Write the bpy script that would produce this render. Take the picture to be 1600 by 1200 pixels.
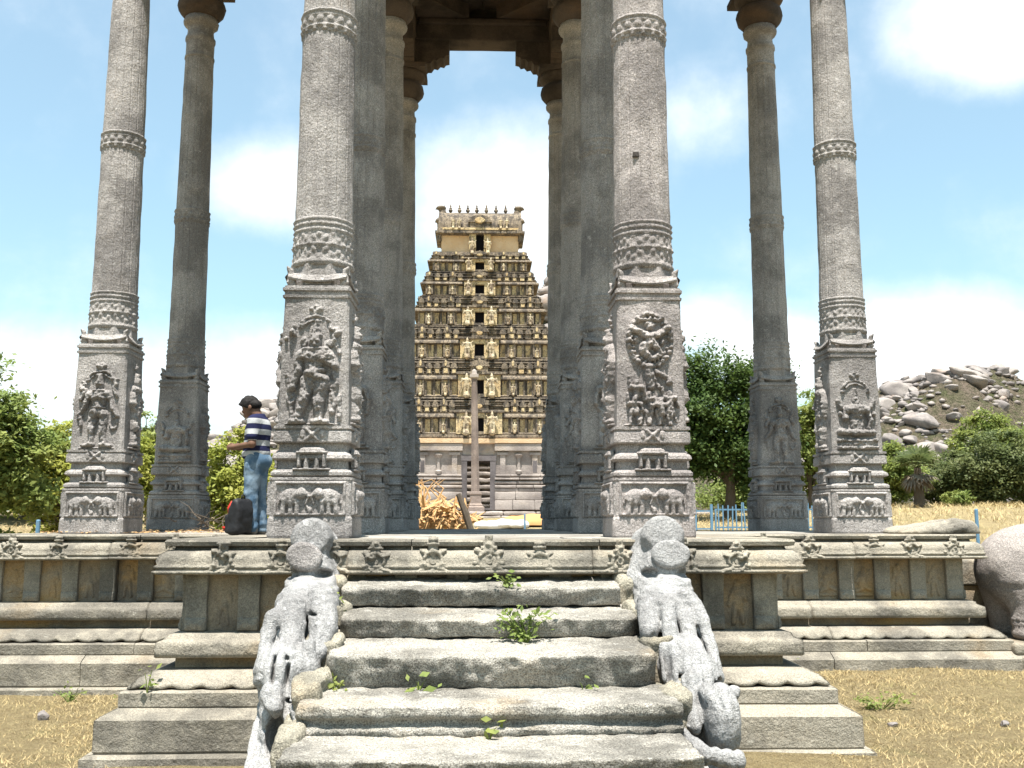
import bpy, bmesh, math, random
import numpy as np
from mathutils import Vector, Matrix

for o in list(bpy.data.objects):
    bpy.data.objects.remove(o)
SC = bpy.context.scene
COL = SC.collection
R = math.radians
random.seed(7)
RNG = np.random.default_rng(11)

# ------------------------------------------------------------------ camera
F_PX = 1551.0
YAW = math.atan(52 / F_PX)
PITCH = math.atan(215 / F_PX)
CAM_Z = 1.95
cam_d = bpy.data.cameras.new('camera')
cam_d.sensor_width = 36.0
cam_d.lens = 36.0 * F_PX / 1600.0
cam_d.clip_start = 0.1
cam_d.clip_end = 5000
cam = bpy.data.objects.new('camera', cam_d)
COL.objects.link(cam)
cam.location = (0, 0, CAM_Z)
cam.rotation_euler = (math.pi / 2 + PITCH, 0, -YAW)
SC.camera = cam
_f = np.array([math.sin(YAW) * math.cos(PITCH), math.cos(YAW) * math.cos(PITCH), math.sin(PITCH)])
_r = np.array([math.cos(YAW), -math.sin(YAW), 0.0])
_u = np.cross(_r, _f)


def at(x, y, Y):
    """measured photo point -> world point at depth Y"""
    d = _f + _r * (x - 800) / F_PX - _u * (y - 600) / F_PX
    return np.array([0, 0, CAM_Z]) + d * (Y / d[1])


# ------------------------------------------------------------------ sky and sun
SUN_EL, SUN_AZ = 72.5, -3.0      # azimuth of the sun seen from the scene: behind the camera (-Y), degrees toward +X
w = bpy.data.worlds.new('World')
SC.world = w
w.use_nodes = True
nt = w.node_tree
nt.nodes.clear()
N = nt.nodes.new
L = nt.links.new
sky = N('ShaderNodeTexSky')
sky.sky_type = 'NISHITA'
sky.sun_disc = False
sky.sun_elevation = R(SUN_EL)
sky.sun_rotation = R(180.0 - SUN_AZ)
sky.air_density = 1.15
sky.dust_density = 1.6
sky.ozone_density = 1.0
SKY_STR = 0.082
bg = N('ShaderNodeBackground')
bg.inputs['Strength'].default_value = SKY_STR
out = N('ShaderNodeOutputWorld')
tc = N('ShaderNodeTexCoord')
sep = N('ShaderNodeSeparateXYZ')
L(tc.outputs['Generated'], sep.inputs[0])
zz = N('ShaderNodeMath'); zz.operation = 'MAXIMUM'; zz.inputs[1].default_value = 0.0
L(sep.outputs['Z'], zz.inputs[0])
za = N('ShaderNodeMath'); za.operation = 'ADD'; za.inputs[1].default_value = 0.22
L(zz.outputs[0], za.inputs[0])
dx = N('ShaderNodeMath'); dx.operation = 'DIVIDE'
dy = N('ShaderNodeMath'); dy.operation = 'DIVIDE'
L(sep.outputs['X'], dx.inputs[0]); L(za.outputs[0], dx.inputs[1])
L(sep.outputs['Y'], dy.inputs[0]); L(za.outputs[0], dy.inputs[1])
cmb = N('ShaderNodeCombineXYZ')
L(dx.outputs[0], cmb.inputs[0]); L(dy.outputs[0], cmb.inputs[1])
n1 = N('ShaderNodeTexNoise'); n1.inputs['Scale'].default_value = 1.15; n1.inputs['Detail'].default_value = 7; n1.inputs['Roughness'].default_value = 0.58
n1.inputs['Distortion'].default_value = 0.4
L(cmb.outputs[0], n1.inputs['Vector'])
n2 = N('ShaderNodeTexNoise'); n2.inputs['Scale'].default_value = 9.0; n2.inputs['Detail'].default_value = 6; n2.inputs['Roughness'].default_value = 0.6
L(tc.outputs['Generated'], n2.inputs['Vector'])
# cumulus banks standing in these directions of the sky
acc = None
for (px, py, rad, amp, sq) in ((790, 330, 0.115, 1.0, 1.0), (1440, 545, 0.075, 1.2, 1.7), (1200, 555, 0.06, 1.0, 1.5), (420, 290, 0.06, .75, 1.4), (1560, 20, 0.085, 1.15, 1.1),
                               (100, 600, 0.07, 0.8, 2.2), (380, 600, 0.08, .9, 1.4), (1110, 510, .05, .8, 1.2), (1100, 180, .06, .5, 1.2), (700, 620, .08, .9, 2.5)):
    d = _f + _r * (px - 800) / F_PX - _u * (py - 600) / F_PX
    d = d / np.linalg.norm(d)
    sub = N('ShaderNodeVectorMath'); sub.operation = 'SUBTRACT'
    L(tc.outputs['Generated'], sub.inputs[0]); sub.inputs[1].default_value = tuple(d)
    mul = N('ShaderNodeVectorMath'); mul.operation = 'MULTIPLY'
    L(sub.outputs[0], mul.inputs[0]); mul.inputs[1].default_value = (1 / (rad * sq), 1 / rad, 1.25 / rad)
    ln = N('ShaderNodeVectorMath'); ln.operation = 'LENGTH'
    L(mul.outputs[0], ln.inputs[0])
    mr = N('ShaderNodeMapRange'); mr.inputs['From Min'].default_value = 1.25; mr.inputs['From Max'].default_value = 0.25
    mr.inputs['To Min'].default_value = 0.0; mr.inputs['To Max'].default_value = amp
    L(ln.outputs['Value'], mr.inputs['Value'])
    if acc is None:
        acc = mr.outputs[0]
    else:
        mx = N('ShaderNodeMath'); mx.operation = 'MAXIMUM'
        L(acc, mx.inputs[0]); L(mr.outputs[0], mx.inputs[1]); acc = mx.outputs[0]
s1 = N('ShaderNodeMath'); s1.operation = 'MULTIPLY_ADD'; s1.inputs[1].default_value = 0.9; L(n1.outputs['Fac'], s1.inputs[0]); L(acc, s1.inputs[2])
s2 = N('ShaderNodeMath'); s2.operation = 'MULTIPLY_ADD'; s2.inputs[1].default_value = 1.1; L(n2.outputs['Fac'], s2.inputs[0]); L(s1.outputs[0], s2.inputs[2])
ramp = N('ShaderNodeMapRange'); ramp.interpolation_type = 'SMOOTHSTEP'
ramp.inputs['From Min'].default_value = 0.92; ramp.inputs['From Max'].default_value = 2.0
ramp.inputs['To Min'].default_value = 0.15
L(s2.outputs[0], ramp.inputs['Value'])
mixc = N('ShaderNodeMix'); mixc.data_type = 'RGBA'
L(ramp.outputs[0], mixc.inputs[0])
tint = N('ShaderNodeMix'); tint.data_type = 'RGBA'; tint.blend_type = 'MULTIPLY'; tint.inputs[0].default_value = 1.0
tint.inputs[7].default_value = (0.84, 1.10, 1.02, 1)
L(sky.outputs[0], tint.inputs[6])
L(tint.outputs[2], mixc.inputs[6])
mixc.inputs[7].default_value = (6.3, 6.5, 6.6, 1)
L(mixc.outputs[2], bg.inputs['Color'])
L(bg.outputs[0], out.inputs['Surface'])

sd = bpy.data.lights.new('sun', 'SUN')
sd.energy = 5.0
sd.angle = R(0.55)
sd.color = (1.0, 0.965, 0.90)
sun = bpy.data.objects.new('sun', sd)
COL.objects.link(sun)
sv = Vector((math.sin(R(SUN_AZ)) * math.cos(R(SUN_EL)), -math.cos(R(SUN_AZ)) * math.cos(R(SUN_EL)), math.sin(R(SUN_EL))))
sun.rotation_euler = sv.to_track_quat('Z', 'Y').to_euler()

vs = SC.view_settings
vs.view_transform = 'Standard'
vs.look = 'None'
vs.exposure = 1.4
vs.gamma = 1.0
vs.use_curve_mapping = False

# ------------------------------------------------------------------ numeric helpers


def vnoise(P, freq=1.0, seed=0):
    """smooth value noise in [-1, 1] for an (n, 3) array"""
    Q = np.asarray(P, float) * freq + 37.7 * (seed + 1)
    i = np.floor(Q).astype(np.int64)
    f = Q - i
    f = f * f * (3 - 2 * f)

    def h(ix, iy, iz):
        n = (ix * 374761393 + iy * 668265263 + iz * 2147483647 + seed * 144665) & 0xffffffff
        n = ((n ^ (n >> 13)) * 1274126177) & 0xffffffff
        n = (n ^ (n >> 16)) & 0xffff
        return n / 32767.5 - 1.0
    r = 0
    for a in (0, 1):
        wa = f[..., 0] if a else 1 - f[..., 0]
        for b in (0, 1):
            wb = f[..., 1] if b else 1 - f[..., 1]
            for c in (0, 1):
                wc = f[..., 2] if c else 1 - f[..., 2]
                r = r + wa * wb * wc * h(i[..., 0] + a, i[..., 1] + b, i[..., 2] + c)
    return r


def fbm(P, freq=1.0, octs=3, seed=0):
    r, a = 0, 1.0
    for k in range(octs):
        r = r + a * vnoise(P, freq * 2 ** k, seed + k)
        a *= 0.5
    return r


def sstep(a, b, x):
    t = np.clip((x - a) / (b - a), 0, 1)
    return t * t * (3 - 2 * t)


# ------------------------------------------------------------------ object helpers
def mesh(name, V, Fc, smooth=False):
    m = bpy.data.meshes.new(name)
    V = np.asarray(V, np.float32)
    if isinstance(Fc, np.ndarray) and Fc.ndim == 2:
        k = Fc.shape[1]
        m.vertices.add(len(V)); m.vertices.foreach_set('co', V.ravel())
        m.loops.add(Fc.size); m.loops.foreach_set('vertex_index', Fc.astype(np.int32).ravel())
        m.polygons.add(len(Fc)); m.polygons.foreach_set('loop_start', np.arange(0, Fc.size, k, dtype=np.int32))
        m.update(calc_edges=True)
    else:
        m.from_pydata([tuple(map(float, v)) for v in V], [], [tuple(map(int, f)) for f in Fc])
        m.update()
    if smooth:
        m.polygons.foreach_set('use_smooth', np.ones(len(m.polygons), bool))
    return m


def obj(name, me, mat=None, parent=None, loc=(0, 0, 0), rot=(0, 0, 0), scale=(1, 1, 1)):
    o = bpy.data.objects.new(name, me)
    COL.objects.link(o)
    if me is not None and mat is not None and len(me.materials) == 0:
        me.materials.append(mat)
    o.location = loc
    o.rotation_euler = rot
    o.scale = scale
    o.parent = parent
    return o


def tag(o, label=None, cat=None, group=None, kind=None):
    if label: o['label'] = label
    if cat: o['category'] = cat
    if group: o['group'] = group
    if kind: o['kind'] = kind
    return o


def thing(name, label, cat, loc=(0, 0, 0), rotz=0, group=None):
    o = bpy.data.objects.new(name, None)
    COL.objects.link(o)
    o.empty_display_size = 0.2
    o.location = loc
    o.rotation_euler = (0, 0, rotz)
    return tag(o, label, cat, group)


class MB:
    """collects simple shapes into one mesh"""
    def __init__(s):
        s.V, s.F, s.n = [], [], 0

    def add(s, V, Fc):
        V = np.asarray(V, float)
        s.V.append(V)
        s.F += [tuple(int(i) + s.n for i in f) for f in Fc]
        s.n += len(V)
        return s

    def box(s, x0, x1, y0, y1, z0, z1):
        V = [(x, y, z) for z in (z0, z1) for y in (y0, y1) for x in (x0, x1)]
        return s.add(V, [(0, 2, 3, 1), (4, 5, 7, 6), (0, 1, 5, 4), (1, 3, 7, 5), (3, 2, 6, 7), (2, 0, 4, 6)])

    def tube(s, pts, rad, n=6):
        pts = [np.array(p, float) for p in pts]
        if not hasattr(rad, '__len__'): rad = [rad] * len(pts)
        V = []
        for k, p in enumerate(pts):
            d = pts[min(k + 1, len(pts) - 1)] - pts[max(k - 1, 0)]
            d = d / (np.linalg.norm(d) + 1e-9)
            a = np.cross(d, (0, 0, 1) if abs(d[2]) < 0.9 else (1, 0, 0)); a /= np.linalg.norm(a)
            b = np.cross(d, a)
            for i in range(n):
                t = 2 * math.pi * i / n
                V.append(p + rad[k] * (a * math.cos(t) + b * math.sin(t)))
        Fc = []
        for k in range(len(pts) - 1):
            for i in range(n):
                j = (i + 1) % n
                Fc.append((k * n + i, k * n + j, (k + 1) * n + j, (k + 1) * n + i))
        Fc.append(tuple(range(n))[::-1]); Fc.append(tuple((len(pts) - 1) * n + i for i in range(n)))
        return s.add(V, Fc)

    def build(s, name, mat, parent=None, smooth=False, **kw):
        m = mesh(name, np.concatenate(s.V), s.F, smooth)
        return obj(name, m, mat, parent, **kw)


def gridfaces(nu, nv, closed=False):
    i, j = np.meshgrid(np.arange(nu - (0 if closed else 1)), np.arange(nv - 1), indexing='ij')
    i, j = i.ravel(), j.ravel()
    i2 = (i + 1) % nu
    return np.stack([i * nv + j, i2 * nv + j, i2 * nv + j + 1, i * nv + j + 1], 1)


def worn_block(sx, sy, sz, r=0.03, cell=0.12, amp=0.01, freq=3.0, seed=0, z0=0.0):
    """block of worn stone, rounded edges, centred on x and y, its bottom at z0"""
    S = np.array([sx, sy, sz]) / 2
    r = min(r, S.min() * 0.8)
    VV, FF, n = [], [], 0

    def lines(h):
        k = max(2, int(round(2 * (h - r) / cell)) + 1)
        return np.concatenate([[-h, -h + r * 0.45], np.linspace(-h + r, h - r, k), [h - r * 0.45, h]])
    for ax in range(3):
        a, b = (ax + 1) % 3, (ax + 2) % 3
        la, lb = lines(S[a]), lines(S[b])
        A, B = np.meshgrid(la, lb, indexing='ij')
        for sg in (-1, 1):
            P = np.zeros((A.size, 3)); P[:, a] = A.ravel(); P[:, b] = B.ravel(); P[:, ax] = sg * S[ax]
            fc = gridfaces(len(la), len(lb))
            if sg < 0: fc = fc[:, ::-1]
            VV.append(P); FF.append(fc + n); n += len(P)
    V = np.concatenate(VV); Fc = np.concatenate(FF)
    key = np.round(V, 5)
    _, idx, inv = np.unique(key, axis=0, return_index=True, return_inverse=True)
    V = V[idx]; Fc = np.asarray(inv).ravel()[Fc]
    core = np.clip(V, -(S - r), S - r)
    d = V - core
    ln = np.linalg.norm(d, axis=1, keepdims=True)
    nrm = d / np.maximum(ln, 1e-9)
    V = core + nrm * r
    V = V + nrm * (fbm(V, freq, 3, seed)[:, None] * amp)
    V[:, 2] += S[2] + z0
    return V, Fc


# ---- implicit surfaces (surface nets)
def smin(a, b, k):
    h = np.clip(0.5 + 0.5 * (b - a) / k, 0, 1)
    return b * (1 - h) + a * h - k * h * (1 - h)


def smax(a, b, k):
    return -smin(-a, -b, k)


def caps(P, a, b, ra, rb=None):
    rb = ra if rb is None else rb
    a = np.array(a, float); b = np.array(b, float)
    ba = b - a
    t = np.clip(((P - a) @ ba) / max(ba @ ba, 1e-9), 0, 1)
    return np.linalg.norm(P - (a + t[..., None] * ba), axis=-1) - (ra + (rb - ra) * t)


def ell(P, c, r, rot=None):
    Q = P - np.array(c, float)
    if rot is not None:
        Q = Q @ np.array(rot)
    r = np.array(r, float)
    k0 = np.linalg.norm(Q / r, axis=-1)
    k1 = np.linalg.norm(Q / (r * r), axis=-1)
    return k0 * (k0 - 1) / np.maximum(k1, 1e-9)


def sdf_mesh(fn, lo, hi, res):
    lo = np.array(lo, float); hi = np.array(hi, float)
    n = np.ceil((hi - lo) / res).astype(int) + 1
    ax = [lo[i] + res * np.arange(n[i]) for i in range(3)]
    G = np.stack(np.meshgrid(*ax, indexing='ij'), -1)
    Vv = fn(G.reshape(-1, 3)).reshape(n)
    s = Vv < 0
    nc = n - 1
    cnt = np.zeros(nc, int); pos = np.zeros((*nc, 3))
    cs = [(a, b, c) for a in (0, 1) for b in (0, 1) for c in (0, 1)]
    sl = lambda o: tuple(slice(o[i], o[i] + nc[i]) for i in range(3))
    for o in cs:
        for a in range(3):
            if o[a]: continue
            o2 = list(o); o2[a] = 1
            v0, v1 = Vv[sl(o)], Vv[sl(o2)]
            m = (v0 < 0) != (v1 < 0)
            t = np.where(m, v0 / np.where(m, v0 - v1, 1), 0)
            for i in range(3):
                pos[..., i] += np.where(m, o[i] + (t if i == a else 0), 0)
            cnt += m
    act = cnt > 0
    idx = -np.ones(nc, int); idx[act] = np.arange(act.sum())
    base = np.stack(np.meshgrid(*[np.arange(k) for k in nc], indexing='ij'), -1)
    V = lo + res * (base[act] + pos[act] / cnt[act][:, None])
    FF = []
    for a in range(3):
        b, c = (a + 1) % 3, (a + 2) % 3
        sh = [slice(1, n[i] - 1) for i in range(3)]; sh[a] = slice(0, n[a] - 1)
        sh2 = list(sh); sh2[a] = slice(1, n[a])
        s0, s1 = s[tuple(sh)], s[tuple(sh2)]
        m = s0 != s1
        ii = np.stack(np.nonzero(m), -1)
        off = np.array([1, 1, 1]); off[a] = 0
        ii = ii + off
        eb = np.zeros(3, int); eb[b] = 1
        ec = np.zeros(3, int); ec[c] = 1
        g = lambda q: idx[q[:, 0], q[:, 1], q[:, 2]]
        f = np.stack([g(ii - eb - ec), g(ii - ec), g(ii), g(ii - eb)], 1)
        fl = s0[m]
        f[~fl] = f[~fl][:, ::-1]
        FF.append(f)
    Fc = np.concatenate(FF)
    Fc = Fc[(Fc >= 0).all(1)]
    return V, Fc


def union(P, prims, k=0.03):
    d = None
    for p in prims:
        e = caps(P, *p[1:]) if p[0] == 'c' else ell(P, *p[1:])
        d = e if d is None else smin(d, e, k)
    return d


# ---- carved relief: a height field in the plane of a wall face (x right, y up, z out)
def relief(wd, ht, prims, res=0.01, base=-0.008, rough=0.006, seed=0, k=0.5, x0=None):
    nx, ny = int(wd / res) + 1, int(ht / res) + 1
    X, Y = np.meshgrid(np.linspace(-wd / 2, wd / 2, nx), np.linspace(0, ht, ny), indexing='ij')
    H = np.full(X.shape, base)
    for p in prims:
        kind = p[0]
        if kind == 'c':          # tapered limb: x0,y0,x1,y1,r0,r1,height
            _, ax, ay, bx, by, ra, rb, hh = p
            dx_, dy_ = bx - ax, by - ay
            t = np.clip(((X - ax) * dx_ + (Y - ay) * dy_) / max(dx_ * dx_ + dy_ * dy_, 1e-9), 0, 1)
            d = np.hypot(X - ax - t * dx_, Y - ay - t * dy_) / (ra + (rb - ra) * t)
        elif kind == 'e':        # ellipse: cx,cy,rx,ry,rot,height
            _, cx, cy, rx, ry, ro, hh = p
            ca, sa = math.cos(ro), math.sin(ro)
            xx, yy = (X - cx) * ca + (Y - cy) * sa, -(X - cx) * sa + (Y - cy) * ca
            d = np.hypot(xx / rx, yy / ry)
        elif kind == 'r':        # ring / arch: cx,cy,rx,ry,thickness,a0,a1,height
            _, cx, cy, rx, ry, th, a0, a1, hh = p
            an = np.degrees(np.arctan2((Y - cy) / ry, (X - cx) / rx))
            rr = np.hypot((X - cx) / rx, (Y - cy) / ry)
            d = np.abs(rr - 1) * min(rx, ry) / th
            d = np.where((an >= a0) & (an <= a1), d, 9)
        elif kind == 'b':        # bar: x0,x1,y0,y1,height
            _, xa, xb, ya, yb, hh = p
            dd = np.maximum(np.maximum(xa - X, X - xb), np.maximum(ya - Y, Y - yb))
            H = np.maximum(H, np.where(dd < 0, hh * np.clip(-dd / 0.012, 0, 1) ** 0.5, base))
            continue
        elif kind == 'h':        # hollow cut: cx,cy,rx,ry,depth
            _, cx, cy, rx, ry, hh = p
            d = np.hypot((X - cx) / rx, (Y - cy) / ry)
            H = H - hh * np.clip(1 - d * d, 0, 1) ** 0.5
            continue
        h = hh * np.sqrt(np.clip(1 - d * d, 0, 1))
        H = np.where(d < 1, np.maximum(H, h) + 0.22 * np.minimum(np.maximum(H, 0), h), H)
    P = np.stack([X.ravel(), Y.ravel(), np.zeros(X.size)], 1)
    nz = (fbm(P, 28, 2, seed) * rough + vnoise(P, 9, seed + 5) * rough).reshape(X.shape)
    H = np.where(H > base + 1e-6, H + nz * np.clip(H / 0.02, 0, 1.3), H)
    V = np.stack([X.ravel(), Y.ravel(), H.ravel()], 1)
    Fc = gridfaces(nx, ny)
    keep = (H.ravel()[Fc] > base + 0.001).any(1)
    Fc = Fc[keep]
    used = np.unique(Fc)
    mp = -np.ones(len(V), int); mp[used] = np.arange(len(used))
    return V[used], mp[Fc]


# ------------------------------------------------------------------ materials
def pmat(name, rough=0.9, spec=0.2):
    m = bpy.data.materials.new(name)
    m.use_nodes = True
    t = m.node_tree
    b = t.nodes['Principled BSDF']
    b.inputs['Roughness'].default_value = rough
    b.inputs['Specular IOR Level'].default_value = spec
    return m, t, b


def col4(c):
    return (c[0], c[1], c[2], 1)


def noise_node(t, vec, scale, detail=4, rough=0.6, sx=None):
    n = t.nodes.new('ShaderNodeTexNoise')
    n.inputs['Scale'].default_value = scale
    n.inputs['Detail'].default_value = detail
    n.inputs['Roughness'].default_value = rough
    if sx is not None:
        mp = t.nodes.new('ShaderNodeMapping')
        mp.inputs['Scale'].default_value = sx
        t.links.new(vec, mp.inputs['Vector'])
        t.links.new(mp.outputs[0], n.inputs['Vector'])
    else:
        t.links.new(vec, n.inputs['Vector'])
    return n.outputs['Fac']


def maprange(t, v, a, b, c=0.0, d=1.0):
    n = t.nodes.new('ShaderNodeMapRange')
    n.interpolation_type = 'SMOOTHSTEP'
    n.inputs['From Min'].default_value = a; n.inputs['From Max'].default_value = b
    n.inputs['To Min'].default_value = c; n.inputs['To Max'].default_value = d
    t.links.new(v, n.inputs['Value'])
    return n.outputs[0]


def mixcol(t, f, a, b, mode='MIX'):
    n = t.nodes.new('ShaderNodeMix')
    n.data_type = 'RGBA'; n.blend_type = mode
    for sock, v in ((n.inputs[0], f), (n.inputs[6], a), (n.inputs[7], b)):
        if isinstance(v, (tuple, list)): sock.default_value = col4(v)
        elif isinstance(v, (int, float)): sock.default_value = v
        else: t.links.new(v, sock)
    return n.outputs[2]


def bump(t, b, v, strength=0.5, dist=0.02, prev=None):
    n = t.nodes.new('ShaderNodeBump')
    n.inputs['Strength'].default_value = strength
    n.inputs['Distance'].default_value = dist
    t.links.new(v, n.inputs['Height'])
    if prev is not None: t.links.new(prev, n.inputs['Normal'])
    t.links.new(n.outputs[0], b.inputs['Normal'])
    return n.outputs[0]


def stone(name, base, dark, pale, warm=(0.34, 0.22, 0.10), warm_amt=0.15, pale_amt=0.3, dark_amt=0.45, speck=0.3, bmp=0.6, sc=1.0, streak=0.25):
    m, t, b = pmat(name)
    g = t.nodes.new('ShaderNodeNewGeometry').outputs['Position']
    big = noise_node(t, g, 1.3 * sc, 6, 0.62)
    mid = noise_node(t, g, 6.0 * sc, 5, 0.65)
    fine = noise_node(t, g, 38 * sc, 4, 0.7)
    spk = noise_node(t, g, 95 * sc, 2, 0.6)
    warmn = noise_node(t, g, 0.9 * sc, 5, 0.6, (1, 1, 1.6))
    strk = noise_node(t, g, 3.5 * sc, 5, 0.6, (1.6, 1.6, 0.16))
    c = mixcol(t, maprange(t, big, 0.42, 0.62), base, dark)
    c = mixcol(t, maprange(t, mid, 0.5 + (1 - dark_amt) * 0.2, 0.8, 0, 0.8), c, dark)
    c = mixcol(t, maprange(t, strk, 0.5, 0.75, 0, streak), c, dark)
    c = mixcol(t, maprange(t, warmn, 0.62 - warm_amt * 0.5, 0.85 - warm_amt * 0.5, 0, min(1, warm_amt * 3)), c, warm)
    pn = noise_node(t, g, 9.0 * sc, 6, 0.72)
    c = mixcol(t, maprange(t, pn, 0.68 - pale_amt * 0.3, 0.76 - pale_amt * 0.2, 0, min(1.0, pale_amt * 1.6)), c, pale)
    c = mixcol(t, maprange(t, spk, 0.38, 0.58, min(1, speck * 1.6), 0), c, mixcol(t, 1.0, c, (0.35, 0.33, 0.32), 'MULTIPLY'))
    c = mixcol(t, maprange(t, fine, 0.45, 0.62, 0, min(1, speck * 1.5)), c, mixcol(t, 1.0, c, (1.45, 1.42, 1.38), 'MULTIPLY'))
    t.links.new(c, b.inputs['Base Color'])
    p = bump(t, b, fine, bmp, 0.02 / sc)
    p = bump(t, b, mid, bmp * 0.7, 0.05 / sc, p)
    bump(t, b, spk, bmp * 0.5, 0.008 / sc, p)
    return m


M = {}
M['granite'] = stone('weathered_granite', (0.345, 0.322, 0.308), (0.205, 0.19, 0.183), (0.505, 0.485, 0.465), warm_amt=0.05, pale_amt=0.34, speck=0.42, bmp=0.95, streak=0.75)
M['granite_pink'] = stone('weathered_pink_granite', (0.36, 0.325, 0.31), (0.22, 0.198, 0.19), (0.51, 0.48, 0.455), warm_amt=0.04, pale_amt=0.32, speck=0.42, bmp=0.95, streak=0.75)
M['plinth'] = stone('plinth_stone', (0.285, 0.258, 0.21), (0.14, 0.128, 0.108), (0.44, 0.42, 0.36), (0.31, 0.22, 0.12), warm_amt=0.15, pale_amt=0.27, speck=0.3, bmp=0.7)
M['plinth_warm'] = stone('ochre_stained_stone', (0.30, 0.245, 0.175), (0.16, 0.132, 0.102), (0.40, 0.35, 0.275), (0.38, 0.24, 0.10), warm_amt=0.33, pale_amt=0.12, speck=0.25, bmp=0.6)
M['step'] = stone('worn_step_stone', (0.36, 0.34, 0.30), (0.17, 0.16, 0.14), (0.52, 0.50, 0.46), (0.45, 0.31, 0.15), warm_amt=0.16, pale_amt=0.36, dark_amt=0.7, speck=0.5, bmp=1.1)
M['lichen'] = stone('lichen_white_stone', (0.33, 0.325, 0.32), (0.22, 0.215, 0.212), (0.50, 0.49, 0.485), warm_amt=0.03, pale_amt=0.42, dark_amt=0.6, speck=0.3, bmp=1.1)
M['mortar'] = stone('ochre_mortar', (0.32, 0.295, 0.235), (0.19, 0.175, 0.14), (0.42, 0.40, 0.34), warm_amt=0.16, pale_amt=0.25, speck=0.4, bmp=1.0)
M['floor'] = stone('floor_stone', (0.30, 0.28, 0.245), (0.18, 0.165, 0.145), (0.42, 0.40, 0.36), warm_amt=0.18, pale_amt=0.3, speck=0.2, bmp=0.5)
M['ceiling'] = stone('shade_brown_stone', (0.088, 0.068, 0.057), (0.045, 0.036, 0.031), (0.125, 0.10, 0.085), (0.11, 0.07, 0.045), warm_amt=0.25, pale_amt=0.08, speck=0.2, bmp=0.5)  # ceiling, beams and capitals darkened: interior shade put into the colour

M['socket_dark'] = stone('socket_shade_stone', (0.07, 0.06, 0.055), (0.03, 0.028, 0.026), (0.1, 0.09, 0.08), warm_amt=0.1, pale_amt=0.05)  # near-black tone painted for the shade inside the pillar's socket hole
# ------------------------------------------------------------------ ground
ZP = 1.79          # platform floor
X0 = 0.045         # temple axis
BAY = 3.5


def ground_z(x, y):
    x = np.asarray(x, float); y = np.asarray(y, float)
    s = sstep(-4, 3, x)
    z = -0.12 * (1 - s) - 0.015 * s + 0.19 * s * sstep(9.6, 13.0, y) + 0.05 * (1 - s) * sstep(9, 13, y)
    z = z + 2.0 * sstep(18, 45, y) + 0.5 * sstep(9, 22, np.abs(x)) * sstep(26, 46, y)
    z = z + 0.6 * sstep(90, 400, np.hypot(x, y))
    P = np.stack([x, y, np.zeros_like(x)], -1)
    return z + 0.035 * fbm(P, 0.6, 3, 3) + 0.012 * vnoise(P, 4.0, 8)


def axis_lines(lo, hi, c0, c1, fine, grow=1.12):
    a = list(np.arange(c0, c1 + 1e-6, fine))
    s = fine
    while a[-1] < hi:
        s *= grow; a.append(a[-1] + s)
    s = fine
    while a[0] > lo:
        s *= grow; a.insert(0, a[0] - s)
    return np.array(a)


gx = axis_lines(-1500, 1500, -9, 10, 0.16)
gy = axis_lines(-300, 2500, 5, 16, 0.16)
GX, GY = np.meshgrid(gx, gy, indexing='ij')
GZ = ground_z(GX, GY)
gm, t, b = pmat('dry_grass_ground', 1.0, 0.05)
g = t.nodes.new('ShaderNodeNewGeometry').outputs['Position']
n_a = noise_node(t, g, 0.7, 6, 0.65)
n_b = noise_node(t, g, 5.0, 6, 0.7)
n_c = noise_node(t, g, 40.0, 4, 0.7)
c = mixcol(t, maprange(t, n_b, 0.35, 0.65), (0.40, 0.315, 0.165), (0.29, 0.22, 0.115))
c = mixcol(t, maprange(t, n_a, 0.56, 0.72, 0, 0.7), c, (0.17, 0.18, 0.07))
c = mixcol(t, maprange(t, n_c, 0.4, 0.62, 0, 0.6), c, (0.44, 0.36, 0.22))
c = mixcol(t, maprange(t, noise_node(t, g, 90, 2, 0.6), 0.55, 0.7, 0, 0.5), c, (0.12, 0.09, 0.05))
t.links.new(c, b.inputs['Base Color'])
p = bump(t, b, n_c, 1.0, 0.04)
bump(t, b, n_b, 0.8, 0.1, p)
ground = obj('ground', mesh('ground', np.stack([GX.ravel(), GY.ravel(), GZ.ravel()], 1), gridfaces(len(gx), len(gy)), True), gm)
tag(ground, 'dry straw-coloured ground around the stone platform', kind='structure')

# ------------------------------------------------------------------ platform (cross-shaped, moulded plinth)
HX1, HX2 = 2.73, 6.22
YR = [10.42 + BAY * i for i in range(4)]       # pillar rows
YA, YB, YC, YD = YR[0] - 1.0, YR[1] - 1.0, YR[2] + 1.0, YR[3] + 1.0
poly = [(-HX1, YA), (HX1, YA), (HX1, YB), (HX2, YB), (HX2, YC), (HX1, YC), (HX1, YD), (-HX1, YD), (-HX1, YC), (-HX2, YC), (-HX2, YB), (-HX1, YB)]
poly = [(x + X0, y) for x, y in poly]
platform = thing('temple_platform', 'cross-shaped moulded stone platform with carved cornice carrying all the pillars', 'platform', (0, 0, 0))


def resample(pts, step):
    o = [np.array(pts[0], float)]
    for a, b_ in zip(pts[:-1], pts[1:]):
        a = np.array(a, float); b_ = np.array(b_, float)
        k = max(1, int(round(np.linalg.norm(b_ - a) / step)))
        for i in range(1, k + 1):
            o.append(a + (b_ - a) * i / k)
    return np.array(o)


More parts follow.
